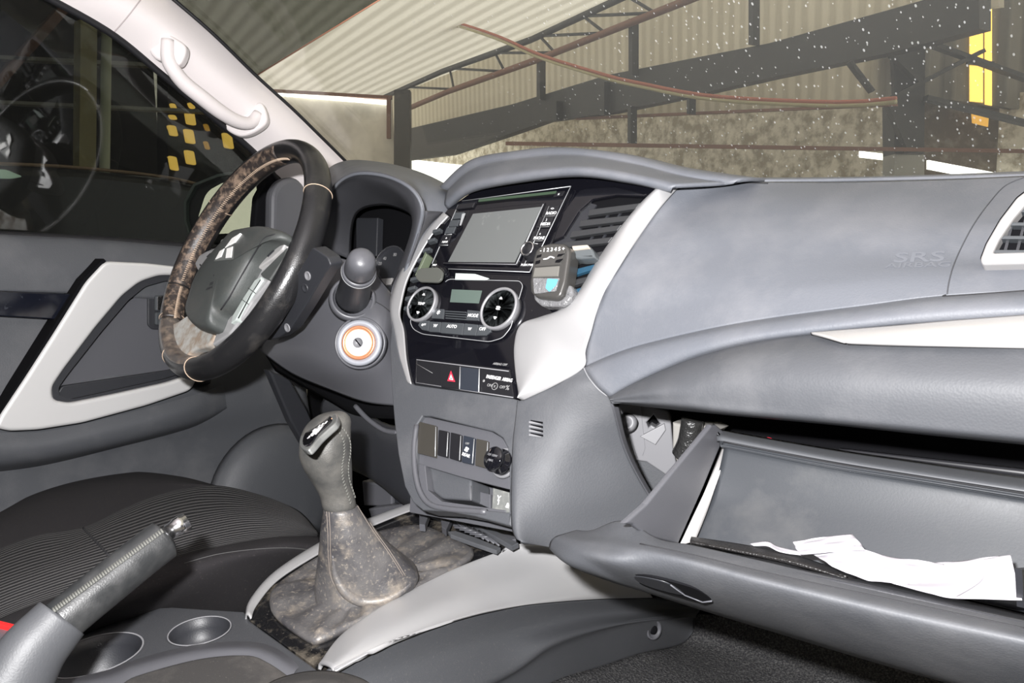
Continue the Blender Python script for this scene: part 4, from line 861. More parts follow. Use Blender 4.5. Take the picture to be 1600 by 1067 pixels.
# worn inner strip: upper left and left, plus lower left
aT = ang(470, 240); aL = ang(282, 450); aB = ang(268, 550)
arcmesh('worn_patch', aT+.3, aL, M['leatherworn'], .0150, 60, (-.0028, .002)); arcmesh('worn_patch', aL+.02, ang(262, 505), M['leatherworn'], .0150, 30, (-.0028, .002))
arcmesh('dusty_patch', ang(262, 507), ang(308, 578), mat('dusty_leather', (.07, .06, .055), .3, 0, None, [((.27, .21, .16), 60, .45, .68, .7)]), .0152, 30, (-.0024, .002))
for px_, py_ in ((345, 325), (497, 303), (275, 500), (310, 578), (270, 560)):
    a = ang(px_, py_); t = Vector(-WF.u*math.sin(a)+WF.v*math.cos(a)); c = wp(a)
    rr = [c+((c-W0).normalized()*math.cos(k*math.pi/12)*.0167+WF.n*math.sin(k*math.pi/12)*.0208) for k in range(24)]
    tube('seam_ring', rr, .0007, M['stitch'], rim, 5, True)
zz = []
n = 96
for i in range(n):
    a = aT+.08+(aL-aT-.1)*i/n
    q = (wp(a, RW-.0172, .004), wp(a+.007, RW-.0168, .0085)) 
    zz.append(tubemesh('s', [q[0], q[1]], .0009, 4))
for i in range(34):
    a = aL+.03+(ang(262, 505)-aL)*i/34
    zz.append(tubemesh('s', [wp(a, RW-.0172, .003), wp(a+.008, RW-.0168, .0075)], .0008, 4))
link('rim_stitching', join('rim_stitching', zz), M['stitch'], rim)
# spokes
bs = slab('lower_spoke', WF, [(250, 505), (262, 507), (276, 503), (294, 491), (310, 480), (345, 500), (333, 530), (324, 541), (304, 546), (295, 552), (290, 562), (262, 566), (250, 545)], -.008, .008, M['dustsilver'], sw_, bev=.004, bres=4, r=5)
slab('left_spoke', WF, [(303, 413), (311, 398), (323, 391), (341, 384), (345, 373), (370, 362), (400, 360), (360, 450), (316, 440), (311, 428)], -.006, .022, M['silver'], sw_, bev=.004, r=3)
for q in ([(322, 401), (328, 395), (334, 396), (330, 404)], [(312, 412), (319, 421), (320, 424), (311, 414)]): slab('spoke_button', WF, q, .022, .0245, M['dark'], sw_, bev=.0006)
rs = slab('right_spoke', WF, [(331, 540), (345, 497), (362, 478), (384, 447), (396, 424), (406, 404), (428, 377), (448, 372), (458, 372), (443, 405), (417, 442), (393, 470), (378, 494), (358, 522)], -.006, .014, M['silver'], sw_, bev=.003, r=3)
slab('leather_inset', WF, [(428, 406), (448, 386), (444, 402), (420, 438), (410, 433), (406, 428)], .006, .016, M['hub'], sw_, bev=.002, r=2)
slab('button_pad', WF, [(409, 402), (418, 388), (431, 376), (448, 375), (440, 390), (424, 404), (397, 423), (399, 415)], .008, .020, M['silver2'], sw_, bev=.002, r=3)
slab('spoke_button', WF, [(412, 395), (420, 389), (428, 391), (418, 401)], .020, .0215, M['dark'], sw_, bev=.0005)
slab('button_pad', WF, [(398, 437), (408, 431), (408, 436), (393, 458), (380, 478), (368, 500), (360, 506), (363, 493), (378, 468)], .008, .0185, mat('button_pad_grey', (.38, .42, .4), .3), sw_, bev=.0015, r=2)
for q in ((394, 455), (383, 472)): tube('button_gap', [WF.px(q[0]-6, q[1]-5, .019), WF.px(q[0]+5, q[1]+3, .019)], .0005, M['btndark'], sw_, 4)
tube('button_gap', [WF.px(407, 437, .019), WF.px(392, 460, .019), WF.px(372, 497, .019)], .0006, M['btndark'], sw_, 4)
# hub
ho = [(297, 492), (304, 465), (311, 443), (322, 423), (337, 403), (355, 383), (373, 364), (390, 359), (412, 356), (434, 359), (450, 367), (446, 377), (430, 382), (405, 405), (394, 422), (382, 445), (369, 467), (358, 481), (346, 492), (341, 504), (336, 514), (325, 517), (313, 514), (303, 506)]
base = [WF.loc(WF.px(x, y, .026))[:2] for x, y in smooth2(ho, 72)]
cxh = sum(p[0] for p in base)/72; cyh = sum(p[1] for p in base)/72
RG = [[WF.w(cxh+(a-cxh)*s, cyh+(b-cyh)*s, h) for a, b in base] for s, h in ((.97, .006), (1, .011), (1, .026), (.975, .034), (.92, .039), (.8, .042), (.5, .044), (.15, .0445))]
hub = rings('airbag_cover', RG, M['hub'], sw_)
tH = bvh(hub)
seam('cover_crease', [(430, 366), (413, 372), (400, 392), (388, 412), (372, 440), (358, 465), (345, 484)], tH, .0012, M['seam'], hub, -.0004, 40)
hh = hit(352, 392, tH); HF = Frame(hh, WF.u, WF.v)
for q in ([(375, 364), (362, 372), (351, 387), (366, 378)], [(350, 388), (343, 392), (336, 405), (345, 401)], [(354, 388), (363, 385), (361, 402), (352, 403)]):
    slab('emblem_diamond', HF, q, -.012, .0015, M['chrome'] if False else M['keyface'], hub, bev=.0006)
slab('emblem_recess', HF, [(374, 366), (358, 383), (365, 384), (364, 405), (334, 408), (337, 403), (352, 386)], -.012, .0006, mat('recess_grey', (.12, .125, .12), .4), hub, bev=0)  # even grey ground behind the emblem
text('airbag_lettering', 'SRS', HF, 330, 443, .0065, M['seam'], hub, .0008, R(15)); text('airbag_lettering', 'AIRBAG', HF, 327, 450, .005, M['seam'], hub, .0008, R(15)); text('airbag_lettering', 'v', HF, 334, 430, .005, M['seam'], hub, .0008)
lathe('hub_core', W0-WF.n*.005, -WF.n, [(.05, 0), (.045, .04), (.04, .1), (0, .1)], M['black'], sw_, 32)
# ================================================================= console
CP = Frame((0, -.15, .40), (1, 0, 0), (0, 1, .135))
con = thing('centre_console', (0, -.25, .1), 'dark centre console with cup holders and silver side rails', 'centre console')
slab('gloss_plate', CP, [(388, 967), (396, 945), (430, 905), (495, 864), (590, 815), (640, 796), (700, 800), (800, 828), (812, 850), (760, 866), (640, 928), (560, 985), (520, 1020), (497, 1044)], -.03, 0, M['dustgloss'], con, bev=.001, r=3)
# right rail
rt = [CP.px(x, y, .002) for x, y in ((497, 1046), (512, 1018), (550, 980), (600, 948), (660, 913), (720, 885), (780, 862), (850, 847), (905, 845))]
rb_ = row('X', [(522, 1048, .125), (580, 1018, .13), (640, 990, .135), (700, 970, .14), (760, 955, .145), (830, 944, .15), (900, 938, .16), (960, 935, .17), (1020, 934, .18)])
n9 = lambda P: cr(P, 9)
rt9, rb9 = n9(rt), n9(rb_)
r1 = [a.lerp(b, .12)+Vector((0, 0, .007)) for a, b in zip(rt9, rb9)]; r2 = [a.lerp(b, .5)+Vector((.012, -.004, .010)) for a, b in zip(rt9, rb9)]; r3 = [a.lerp(b, .85)+Vector((.008, -.003, .002)) for a, b in zip(rt9, rb9)]
rail = loft('silver_rail', [rt9, r1, r2, r3, rb9], M['silver'], con, 70, 6, .003)
l1 = [(386, 966), (392, 940), (428, 898), (492, 855), (560, 820), (640, 790), (660, 788)]; l2 = [(391, 968), (400, 948), (434, 908), (496, 868), (562, 832), (640, 800), (662, 798)]
L1 = [CP.px(x, y, .0) for x, y in l1]; L2 = [CP.px(x, y, .002) for x, y in l2]
loft('silver_rail', [[p+Vector((-.004, 0, -.02)) for p in L1], L1, [a.lerp(b, .5)+CP.n*.004 for a, b in zip(L1, L2)], L2], M['silver'], con, 50, 4, .002)
# side wall
wallr = row('X', [(1090, 930, .185)])
sw2 = loft('side_wall', [
    [p+Vector((-.008, 0, -.003)) for p in rb9],
    row('X', [(500, 1085, .116), (600, 1055, .126), (700, 1020, .132), (800, 990, .138), (900, 965, .148), (1000, 955, .165), (1090, 945, .182)]),
    row('X', [(600, 1110, .150), (700, 1085, .156), (800, 1044, .158), (860, 1004, .165), (930, 982, .17), (1000, 970, .18), (1088, 962, .192)]),
    row('X', [(620, 1130, .142), (720, 1100, .15), (800, 1060, .153), (865, 1020, .16), (940, 992, .166), (1005, 976, .178), (1087, 968, .19)]),
    row('X', [(700, 1150, .145), (780, 1105, .15), (868, 1066, .155), (940, 1044, .16), (1000, 1024, .17), (1065, 1008, .18), (1084, 985, .19)])], M['console'], con, 60, 6, .004)
tW = bvh(sw2); sc_ = hit(1021, 984, tW)
if sc_:
    nn = (CAM-sc_).normalized(); nn = Vector((1, -.3, .1)).normalized()
    lathe('screw_cup', sc_, nn, [(.014, -.002), (.013, .003), (.0105, .002), (.0085, -.001)], M['plain'], con, 30); lathe('screw', sc_, nn, [(.0065, 0), (.006, .002), (.003, .003), (0, .002)], M['black'], con, 20)
# rear deck with cup holders
CD = Frame((0, -.35, .378), (1, 0, 0), (0, 1, .03))
cc = CD.loc(CD.px(312, 985, 0)); rc_ = CD.loc(CD.px(352, 985, 0))[0]; c2 = CD.loc(CD.px(148, 1022, 0))
R1, R2 = .0325, .043
deck_px = [(-60, 940), (0, 945), (100, 955), (180, 952), (270, 948), (382, 955), (392, 970), (497, 1046), (560, 1075), (400, 1180), (-60, 1180)]
me = curvemesh('deck', [uv(CD, deck_px, 0), disc(CD, cc, R1), disc(CD, c2, R2, e=1.1)], CD, -.03, 0, .003)
link('deck', me, M['console'], con, False)
for c, r_, e in ((cc, R1, 1), (c2, R2, 1.1)):
    o_ = CD.w(c[0], c[1], 0)
    RG = [[o_+CD.u*(rr*math.cos(2*math.pi*i/48))+CD.v*(rr*e*math.sin(2*math.pi*i/48))+CD.n*h for i in range(48)] for rr, h in ((r_*1.04, .0005), (r_*.97, -.001), (r_*.9, -.012), (r_*.86, -.04 if r_ > .04 else -.022), (r_*.6, -.05 if r_ > .04 else -.03), (r_*.05, -.051 if r_ > .04 else -.031))]
    me = gridmesh('cup', RG, True); face_cam(me, RG); link('cup_holder', me, M['dark'], con)
    me = gridmesh('lip', [[o_+CD.u*(r_*k*math.cos(2*math.pi*i/48))+CD.v*(r_*e*k*math.sin(2*math.pi*i/48))+CD.n*h for i in range(48)] for k, h in ((.99, 0), (1.015, .0008), (1.04, .0))], True); link('cup_lip', me, M['seamlight'], con)
def zr(pts): return row('Z', pts)
loft('padded_ridge', [zr([(60, 1072, .38), (170, 1046, .38), (205, 1032, .38), (300, 1008, .38), (385, 1002, .38), (430, 1012, .38), (470, 1040, .378)]),
    zr([(60, 1082, .392), (172, 1056, .392), (210, 1040, .392), (305, 1016, .392), (385, 1011, .392), (425, 1022, .39), (462, 1048, .38)]),
    zr([(60, 1100, .39), (174, 1076, .39), (214, 1056, .39), (310, 1030, .39), (385, 1024, .39), (420, 1036, .388), (455, 1060, .378)])], M['plain'], con, 50, 5, 0)
loft('rear_tray', [zr([(60, 1095, .389), (174, 1072, .389), (214, 1053, .389), (310, 1028, .389), (385, 1022, .389), (420, 1034, .387), (455, 1058, .377)]),
    zr([(60, 1140, .385), (174, 1120, .385), (250, 1100, .385), (330, 1090, .385), (400, 1090, .385), (440, 1090, .382), (470, 1100, .375)])], M['armrest'], con, 40, 6, 0)
tag(loft('armrest', [zr([(400, 1085, .40), (425, 1064, .41), (470, 1050, .415), (520, 1048, .415), (570, 1062, .41), (600, 1090, .40)]),
    zr([(380, 1110, .42), (420, 1085, .43), (470, 1072, .435), (525, 1072, .435), (590, 1085, .43), (640, 1110, .42)]),
    zr([(380, 1160, .42), (420, 1150, .43), (470, 1150, .435), (525, 1150, .435), (600, 1150, .43), (660, 1160, .42)])], M['armrest'], None, 40, 6, .02), 'rounded front edge of the console armrest at the bottom edge', 'armrest')
bk = thing('seat_buckle', CD.px(20, 990, .01), 'grey belt buckle with red release strip behind the handbrake', 'buckle')
BF = Frame(at(20, 975, Z=.47), CD.u, CD.v)
slab('buckle_body', BF, [(-60, 960), (0, 974), (42, 986), (60, 1000), (30, 1020), (-60, 1030)], -.01, .0, M['plain'], bk, bev=.003)
slab('release_strip', BF, [(-60, 950), (0, 969), (44, 980), (40, 985), (0, 976), (-60, 960)], -.004, .004, M['redcloth'], bk, bev=.001)
# tray in front of the boot with the broken lid pieces
slab('tray_floor', CP, [(640, 796), (700, 792), (800, 812), (806, 842), (790, 845), (700, 815)], -.01, .004, M['plain'], con, bev=.001)
br_ = thing('broken_tray_lid', CP.px(725, 830, .0), 'broken black ribbed tray lid lying in front of the gear boot', 'tray lid')
BL = Frame(CP.px(725, 825, .016), (1, .2, 0), (-.2, 1, .1))
slab('edge_bar', BL, [(646, 788), (652, 787), (720, 799), (810, 848), (800, 853), (716, 806), (690, 800), (648, 793)], -.004, .003, M['soft'], br_, bev=.001)
slab('lower_bar', BL, [(700, 830), (712, 829), (745, 840), (782, 855), (776, 860), (740, 848), (704, 835)], -.006, .0, M['soft'], br_, bev=.001)
for q in ([(655, 798), (671, 801), (664, 820), (655, 819)], [(688, 806), (706, 808), (697, 828), (690, 822)]): slab('clip_leg', BL, q, -.006, .004, M['plain'], br_, bev=.001)
for i in range(7):
    x0 = 708+i*8; y0 = 812+i*3.4
    tube('lattice_bar', [BL.px(x0, y0, -.001), BL.px(x0+24, y0+20, -.004)], .0014, M['plain'], br_, 6)
    if i < 5: tube('lattice_bar', [BL.px(x0+2, y0+12, -.001), BL.px(x0+34, y0+14, -.003)], .0014, M['plain'], br_, 6)
# ================================================================= gear lever
gl = thing('gear_lever', CP.px(560, 930, 0), 'leather gear lever with dusty boot and six speed cap', 'gear lever')
bpx = [(421, 932), (430, 915), (460, 893), (497, 870), (560, 842), (600, 828), (640, 821), (668, 822), (705, 838), (738, 855), (741, 862), (730, 874), (690, 896), (640, 924), (580, 960), (530, 985), (500, 998), (484, 999), (450, 978), (425, 955)]
base = [CP.loc(CP.px(x, y, .006))[:2] for x, y in smooth2(bpx, 80)]
cb = (sum(p[0] for p in base)/80, sum(p[1] for p in base)/80)
RG = []
for s, h in ((1.0, 0), (1.0, .005), (.97, .008), (.9, .007), (.7, .006), (.4, .006)):
    RG.append([CP.w(cb[0]+(a-cb[0])*s, cb[1]+(b-cb[1])*s, h+(.0025*math.sin(i*.55+s*9)+.002*math.sin(i*1.3) if s < .95 else 0)) for i, (a, b) in enumerate(base)])
rings('boot_base', RG, M['boot'], gl)
# boot cone: rings from collar to foot
XG = .015
def ringpx(cx, cy, hw, hd, X, tilt=0.0, n=64, wr=0.0, ph=0.0, z=0.0):
    c = at(cx, cy, X=X); k = (c-CAM).dot(_f)/F; a = hw*k; b = hd*k*1.0
    U_ = (_r-Vector((0, 0, 1))*_r.z).normalized(); V_ = Vector((0, 0, 1)).cross(U_)
    out = []
    for i in range(n):
        t = 2*math.pi*i/n; w_ = 1+wr*(math.sin(3*t+ph)+.6*math.sin(5*t+2*ph)+.4*math.sin(8*t-ph))
        out.append(c+U_*(a*math.cos(t)*w_)+V_*(a*hd/hw*math.sin(t)*w_)+Vector((0, 0, a*math.cos(t)*tilt)))
    return out
bootR = [ringpx(532, 792, 26, 25, .02, .0), ringpx(534, 800, 29, 28, .02, .0), ringpx(541, 825, 40, 38, .018, 0, wr=.012, ph=1), ringpx(551, 850, 52, 46, .016, 0, wr=.02, ph=1.3),
    ringpx(563, 872, 66, 54, .015, 0, wr=.03, ph=1.7), ringpx(572, 893, 78, 58, .014, .04, wr=.045, ph=2.1), ringpx(572, 912, 80, 58, .012, .08, wr=.05, ph=2.4), ringpx(566, 935, 70, 50, .012, .08, wr=.04, ph=2.5), ringpx(560, 955, 55, 40, .012, .08, wr=.02, ph=2.5)]
cols = list(zip(*bootR)); G = []
for i in range(64): G.append(cr(list(cols[i]), 40))
boot = rings('boot', [[G[i][j] for i in range(64)] for j in range(40)], M['boot'], gl)
tB = bvh(boot)
fP = [hit(x, y, tB, -.001) for x, y in ((519, 868), (524, 900), (540, 926), (566, 940), (600, 938), (632, 922), (650, 900))]
tube('boot_fold', [p for p in fP if p is not None], lambda t: .0015+.005*math.sin(math.pi*t), M['boot'], boot, 12, n=40)
for pts in ([(512, 796), (514, 830), (515, 870), (520, 905), (540, 935)], [(560, 790), (585, 830), (610, 865), (632, 900)]):
    for dx in (-1.5, 1.5):
        seam('boot_seam', [(x+dx*1.2, y) for x, y in pts], tB, .0007, mat('boot_stitch', (.13, .11, .095), .8), boot, 0, 40)
# knob
def kring(cx, cy, hw, e=1.0, tilt=0.0): return ringpx(cx, cy, hw, hw*e, .02, tilt, 56)
kr = [(530, 795, 23), (530, 791, 26), (527, 775, 26.5), (522, 760, 28.5), (516, 740, 34), (511, 722, 38), (508, 705, 40), (508, 690, 40), (509, 676, 39), (512, 662, 36), (514, 652, 28), (515, 646, 17), (516, 644, 3)]
KR = [kring(*k, e=.92, tilt=(.14 if k[1] < 700 else .14*max(0, (760-k[1])/60)) ) for k in kr]
cols = list(zip(*KR)); G = [cr(list(c), 44) for c in cols]
knob = rings('knob', [[G[i][j] for i in range(56)] for j in range(44)], M['knob'], gl)
tKn = bvh(knob)
# top cap
cap = [(470, 699), (467, 690), (472, 674), (484, 659), (500, 648), (514, 643), (524, 645), (527, 652), (524, 660), (513, 670), (500, 682), (488, 696), (479, 703)]
cc_ = hit(497, 676, tKn); nC = Vector((-.32, -.42, .85)).normalized(); 
uC = Vector((1, 0, 0)); KC = Frame(cc_+nC*.003, uC-nC*uC.dot(nC), nC.cross(uC))
slab('cap_ring', KC, cap, -.006, .0012, mat('cap_silver', (.2, .205, .2), .35, .4), gl, bev=.002, sm=True, bres=4)
cg = [(476, 696), (472, 690), (476, 677), (487, 663), (500, 652), (511, 648), (518, 651), (517, 657), (508, 666), (497, 676), (486, 692)]
cp_ = slab('shift_pattern_cap', KC, cg, 0, .0028, M['glossclean'], gl, bev=.001, sm=True)
dv = KC.loc(KC.px(512, 655, .006)); du = KC.loc(KC.px(480, 690, .006)); va = math.atan2(dv[1]-du[1], dv[0]-du[0])
p0_ = KC.px(496, 671, .0031)
UX = Vector((dv[0]-du[0], dv[1]-du[1])).normalized()
def kq(a, b): # along oval, across
    return p0_+KC.u*(UX.x*a-UX.y*b)+KC.v*(UX.y*a+UX.x*b)
for a0_, b0_, a1_, b1_ in ((-.008, -.0045, .008, -.0045), (-.008, 0, .008, 0), (-.008, .0045, .008, .0045), (0, -.0045, 0, .0045)):
    tube('pattern_line', [kq(a0_, b0_), kq(a1_, b1_)], .0006, M['white'], cp_, 5)
for s, a_, b_0 in (('1', .0115, .005), ('3', .0115, 0), ('5', .0115, -.005), ('2', -.0115, .005), ('4', -.0115, 0), ('6', -.0115, -.005), ('R', .006, .0085)):
    text('numeral', s, KC, 0, 0, .0065, M['white'], cp_, rot=va-math.pi/2+.0, org=kq(a_, b_0))
for k in range(2):
    pts = [(525, 663), (533, 672), (540, 686), (541, 705), (538, 725), (539, 745), (545, 765), (551, 783)]
    base_ = [hit(x+k*8-2, y, tKn, .0004) for x, y in [(q.x, q.y) for q in cr([Vector((*p, 0)) for p in pts], 27)]]
    tip = [hit(x+k*8-5+(k*3), y+4, tKn, .0008) for x, y in [(q.x, q.y) for q in cr([Vector((*p, 0)) for p in pts], 27)]]
    zz = [tubemesh('s', [a, b], .0008, 4) for a, b in zip(base_, tip) if a is not None and b is not None]
    if zz: link('knob_stitching', join('knob_stitching', zz), M['stitchgrey'], knob)
# ================================================================= parking brake
hbm = thing('parking_brake', at(40, 1040, X=.03), 'parking brake lever with stitched leather grip at lower left', 'handbrake')
hx = .03
gp_ = [at(x, y, X=hx) for x, y in ((95, 972), (135, 939), (185, 899), (225, 867), (257, 843), (262, 839))]
gr = tube('grip', gp_, lambda t: .0192 if t < .96 else .0192-(t-.96)*.2, M['grip'], hbm, 32, n=50, flat=.85)
ap = [at(x, y, X=hx) for x, y in ((-15, 1130), (20, 1070), (50, 1020), (80, 985), (97, 966))]
tube('lever_sleeve', ap, lambda t: .034-.0105*t, mat('sleeve_grey', (.055, .057, .062), .5, 0, ('n', 600, .0002)), hbm, 32, n=40, flat=.8)
ga = (gp_[-1]-gp_[-2]).normalized(); e0 = gp_[-1]+_u*.004
lathe('release_button', e0, ga+_r*.25, [(.0075, 0), (.0075, .007), (.0085, .009), (.0085, .019), (.007, .016), (0, .0165)], M['chrome'], hbm, 24)
tG = bvh(gr); zz = []
for i in range(46):
    t = i/45; x, y = 74+(246-74)*t, 949+(823-949)*t
    a = hit(x+5, y+4, tG, .0003); b = hit(x+9, y+10, tG, .0006)
    if a is not None and b is not None: zz.append(tubemesh('s', [a, b], .0011, 4))
if zz: link('grip_stitching', join('grip_stitching', zz), M['stitchgrey'], gr)
# ================================================================= driver seat
seat = thing('driver_seat', (-.4, -.3, .2), 'black cloth driver seat with ribbed centre cushion', 'seat')
far_c = [(-60, 885, .43), (0, 857, .43), (60, 836, .43), (130, 823, .43), (190, 796, .43), (250, 772, .43), (330, 758, .43), (400, 771, .425), (460, 795, .42), (492, 826, .40)]
near_c = [(-60, 1000, .42), (0, 966, .42), (70, 938, .42), (180, 903, .42), (290, 866, .42), (370, 848, .418), (440, 838, .41), (496, 838, .39)]
loft('outer_bolster', [zr([(-60, 830, .40), (0, 800, .40), (60, 768, .40), (130, 745, .40), (210, 737, .40), (280, 744, .40), (330, 756, .40), (400, 776, .395), (460, 805, .39)]),
    zr([(-60, 850, .43), (0, 815, .43), (60, 787, .43), (130, 768, .43), (210, 752, .43), (280, 752, .43), (330, 760, .425), (400, 775, .42), (462, 800, .41)]),
    zr([(x, y+2, z-.002) for x, y, z in far_c])], M['seat'], seat, 60, 6, 0)
mid_c = zr([(-60, 940, .437), (0, 910, .437), (90, 880, .437), (200, 845, .437), (300, 815, .437), (380, 803, .432), (450, 812, .42), (496, 832, .40)])
cen = loft('centre_cushion', [zr(far_c), mid_c, zr(near_c)], M['rib'], seat, 80, 14, 0)
nb = loft('inner_bolster', [zr([(x, y-3, z-.003) for x, y, z in near_c]),
    zr([(-60, 1030, .425), (0, 990, .425), (80, 955, .425), (190, 918, .425), (300, 880, .425), (380, 862, .42), (450, 850, .41), (500, 852, .39)]),
    zr([(-60, 1060, .40), (0, 1022, .40), (80, 990, .40), (190, 955, .40), (300, 915, .40), (380, 890, .395), (450, 875, .385), (504, 870, .37)]),
    zr([(-60, 1100, .33), (0, 1060, .33), (100, 1025, .33), (200, 995, .33), (300, 970, .33), (390, 945, .33), (460, 910, .33), (508, 890, .33)]),
    zr([(-60, 1130, .31), (0, 1090, .31), (100, 1050, .31), (200, 1015, .31), (300, 985, .31), (390, 958, .31), (460, 925, .31), (508, 905, .31)])], M['seat'], seat, 60, 6, 0)
loft('cushion_front', [zr([(440, 785, .41), (470, 800, .41), (494, 828, .40), (500, 860, .37)]), row('Y', [(450, 800, .02), (490, 830, .0), (510, 850, -.02), (520, 880, -.04)])], M['seat'], seat, 20, 4, 0)
seam('cushion_seam', [(128, 823), (142, 838), (158, 855), (170, 868)], bvh(cen), .0016, M['seam'], cen, 0, 20)
seam('bolster_seam', [(288, 880), (340, 866), (400, 858), (450, 856), (490, 860)], bvh(nb), .0006, mat('bolster_thread', (.07, .07, .07), .8), nb, 0, 40)
bigbox('floor_car', (-.75, -1.0, -.02), (.8, .9, 0), M['carpet'])
# ================================================================= passenger footwell
ca = at(868, 1064, X=.155); cb2 = at(1084, 985, X=.19)
fl = loft('footwell_carpet', [row('X', [(800, 1110, .15), (868, 1060, .153), (940, 1038, .158), (1000, 1018, .168), (1065, 1003, .178), (1090, 960, .19)]),
    [Vector((.75, y, z)) for y, z in ((-.45, .04), (-.2, .05), (.0, .06), (.15, .09), (.3, .15), (.45, .3))]], M['carpet'], None, 50, 30, .01)
tag(fl, 'dark grey carpet in the passenger footwell', 'carpet')
gp0 = at(955, 628, Y=.02)
gb = thing('glove_box', (.45, -.15, .5), 'open glove box drawer tilted down from the dashboard', 'glove box')
# lid
lid = loft('lid_skin', [
    yr([(900, 828, -.16), (925, 828, -.17), (962, 814, -.18), (990, 819, -.19), (1030, 842, -.20), (1085, 852, -.20), (1200, 878, -.20), (1400, 925, -.20), (1700, 990, -.20)]),
    yr([(880, 834, -.19), (920, 838, -.20), (965, 838, -.21), (1010, 848, -.22), (1085, 866, -.225), (1200, 894, -.225), (1400, 938, -.225), (1600, 981, -.225), (1700, 1002, -.225)]),
    yr([(868, 838, -.20), (905, 846, -.22), (965, 856, -.235), (1010, 865, -.24), (1085, 882, -.245), (1200, 912, -.25), (1400, 960, -.25), (1600, 1003, -.25), (1700, 1026, -.25)]),
    yr([(860, 846, -.20), (895, 862, -.23), (950, 880, -.245), (1010, 897, -.232), (1085, 918, -.226), (1200, 948, -.226), (1400, 1000, -.226), (1600, 1050, -.226), (1700, 1080, -.226)]),
    yr([(858, 856, -.20), (885, 880, -.225), (940, 900, -.225), (1000, 920, -.19), (1080, 944, -.17), (1200, 978, -.17), (1400, 1038, -.17), (1600, 1095, -.17), (1700, 1120, -.17)]),
    yr([(862, 862, -.19), (890, 884, -.20), (945, 906, -.19), (1010, 926, -.14), (1085, 950, -.11), (1200, 985, -.11), (1400, 1045, -.11), (1600, 1100, -.11), (1700, 1128, -.11)])], M['soft'], gb, 80, 7, .003)
tL = bvh(lid)
seam('rim_seam', [(1000, 850), (1085, 868), (1200, 896), (1400, 939), (1600, 982)], tL, .0007, M['seam'], lid, .0002, 60)
# latch recess
lh = hit(1050, 922, tL); l2_ = hit(1062, 925, tL); l3 = hit(1050, 912, tL)
LF = Frame(lh, l2_-lh, l3-lh)
slab('latch_recess', LF, [(982, 898), (1010, 900), (1060, 912), (1090, 922), (1112, 938), (1098, 942), (1060, 932), (1010, 917), (994, 908)], -.004, .0012, M['black'], gb, bev=.0005, sm=True)
slab('latch_handle', LF, [(991, 901), (1020, 905), (1048, 914), (1068, 930), (1030, 922), (1000, 911)], -.004, .002, M['dark'], gb, bev=.001, sm=True)
tube('latch_edge', [LF.px(x, y, .002) for x, y in ((1048, 914), (1070, 930), (1098, 941), (1112, 939))], .0007, M['plain'], gb, 5)
# bin
XS = .39
SFm = Frame((XS, 0, 0), (0, 1, 0), (0, 0, 1))
slab('side_flange', SFm, [(1112, 664), (1120, 664), (1134, 676), (1128, 692), (1100, 760), (1060, 850), (1012, 838), (990, 820), (976, 818), (1010, 788)], -.006, .0, M['metalgrey'] if False else M['plain'], gb, bev=.002)
loft('side_inner', [[at(1131, 690, X=XS+.001), at(1100, 770, X=XS+.001), at(1062, 852, X=XS+.001)], yr([(1136, 698, -.06), (1108, 790, -.09), (1086, 845, -.12)])], M['silver2'], gb, 20, 3, .002)
loft('back_wall', [
    yr([(1124, 688, -.062), (1300, 722, -.062), (1450, 746, -.062), (1700, 785, -.062)]),
    yr([(1126, 696, -.072), (1300, 729, -.072), (1450, 753, -.072), (1700, 793, -.072)]),
    yr([(1130, 706, -.068), (1300, 738, -.068), (1450, 763, -.068), (1700, 804, -.068)]),
    yr([(1110, 780, -.08), (1300, 800, -.08), (1450, 820, -.08), (1700, 860, -.08)]),
    yr([(1078, 850, -.11), (1300, 890, -.11), (1450, 920, -.11), (1700, 980, -.11)])], mat('bin_plastic', (.03, .033, .038), .5, 0, ('n', 500, .00006), [((.065, .065, .065), 12, .5, .75, .6)]), gb, 50, 6, .003)
loft('top_lip', [yr([(1118, 664, -.03), (1130, 671, -.035), (1300, 701, -.035), (1450, 723, -.035), (1700, 760, -.035)]),
    yr([(1122, 676, -.055), (1132, 682, -.06), (1300, 714, -.06), (1450, 738, -.06), (1700, 775, -.06)]),
    yr([(1120, 690, -.062), (1132, 690, -.064), (1300, 721, -.064), (1450, 745, -.064), (1700, 784, -.064)])], mat('lip_plastic', (.065, .068, .074), .45), gb, 50, 3, .003)
tube('lip_line', [at(x, y, Y=-.066) for x, y in ((1130, 690), (1300, 723), (1450, 747), (1700, 786))], .0007, M['seam'], gb, 5, n=30)
loft('bin_floor', [yr([(1070, 852, -.11), (1300, 892, -.11), (1700, 982, -.11)]), yr([(1060, 862, -.21), (1300, 905, -.21), (1700, 995, -.21)])], M['dark'], gb, 20, 3, .003)
slab('end_wall', Frame((.66, 0, 0), (0, 1, 0), (0, 0, 1)), [(1597, 890), (1700, 880), (1700, 960), (1600, 950)], 0, .004, M['dark'], gb, bev=0)
loft('catch_strip', [yr([(1311, 701, -.03), (1450, 717, -.03), (1700, 745, -.03)]), yr([(1311, 704, -.03), (1450, 727, -.03), (1700, 764, -.03)])], M['btndark'], gb, 20, 2, .004)
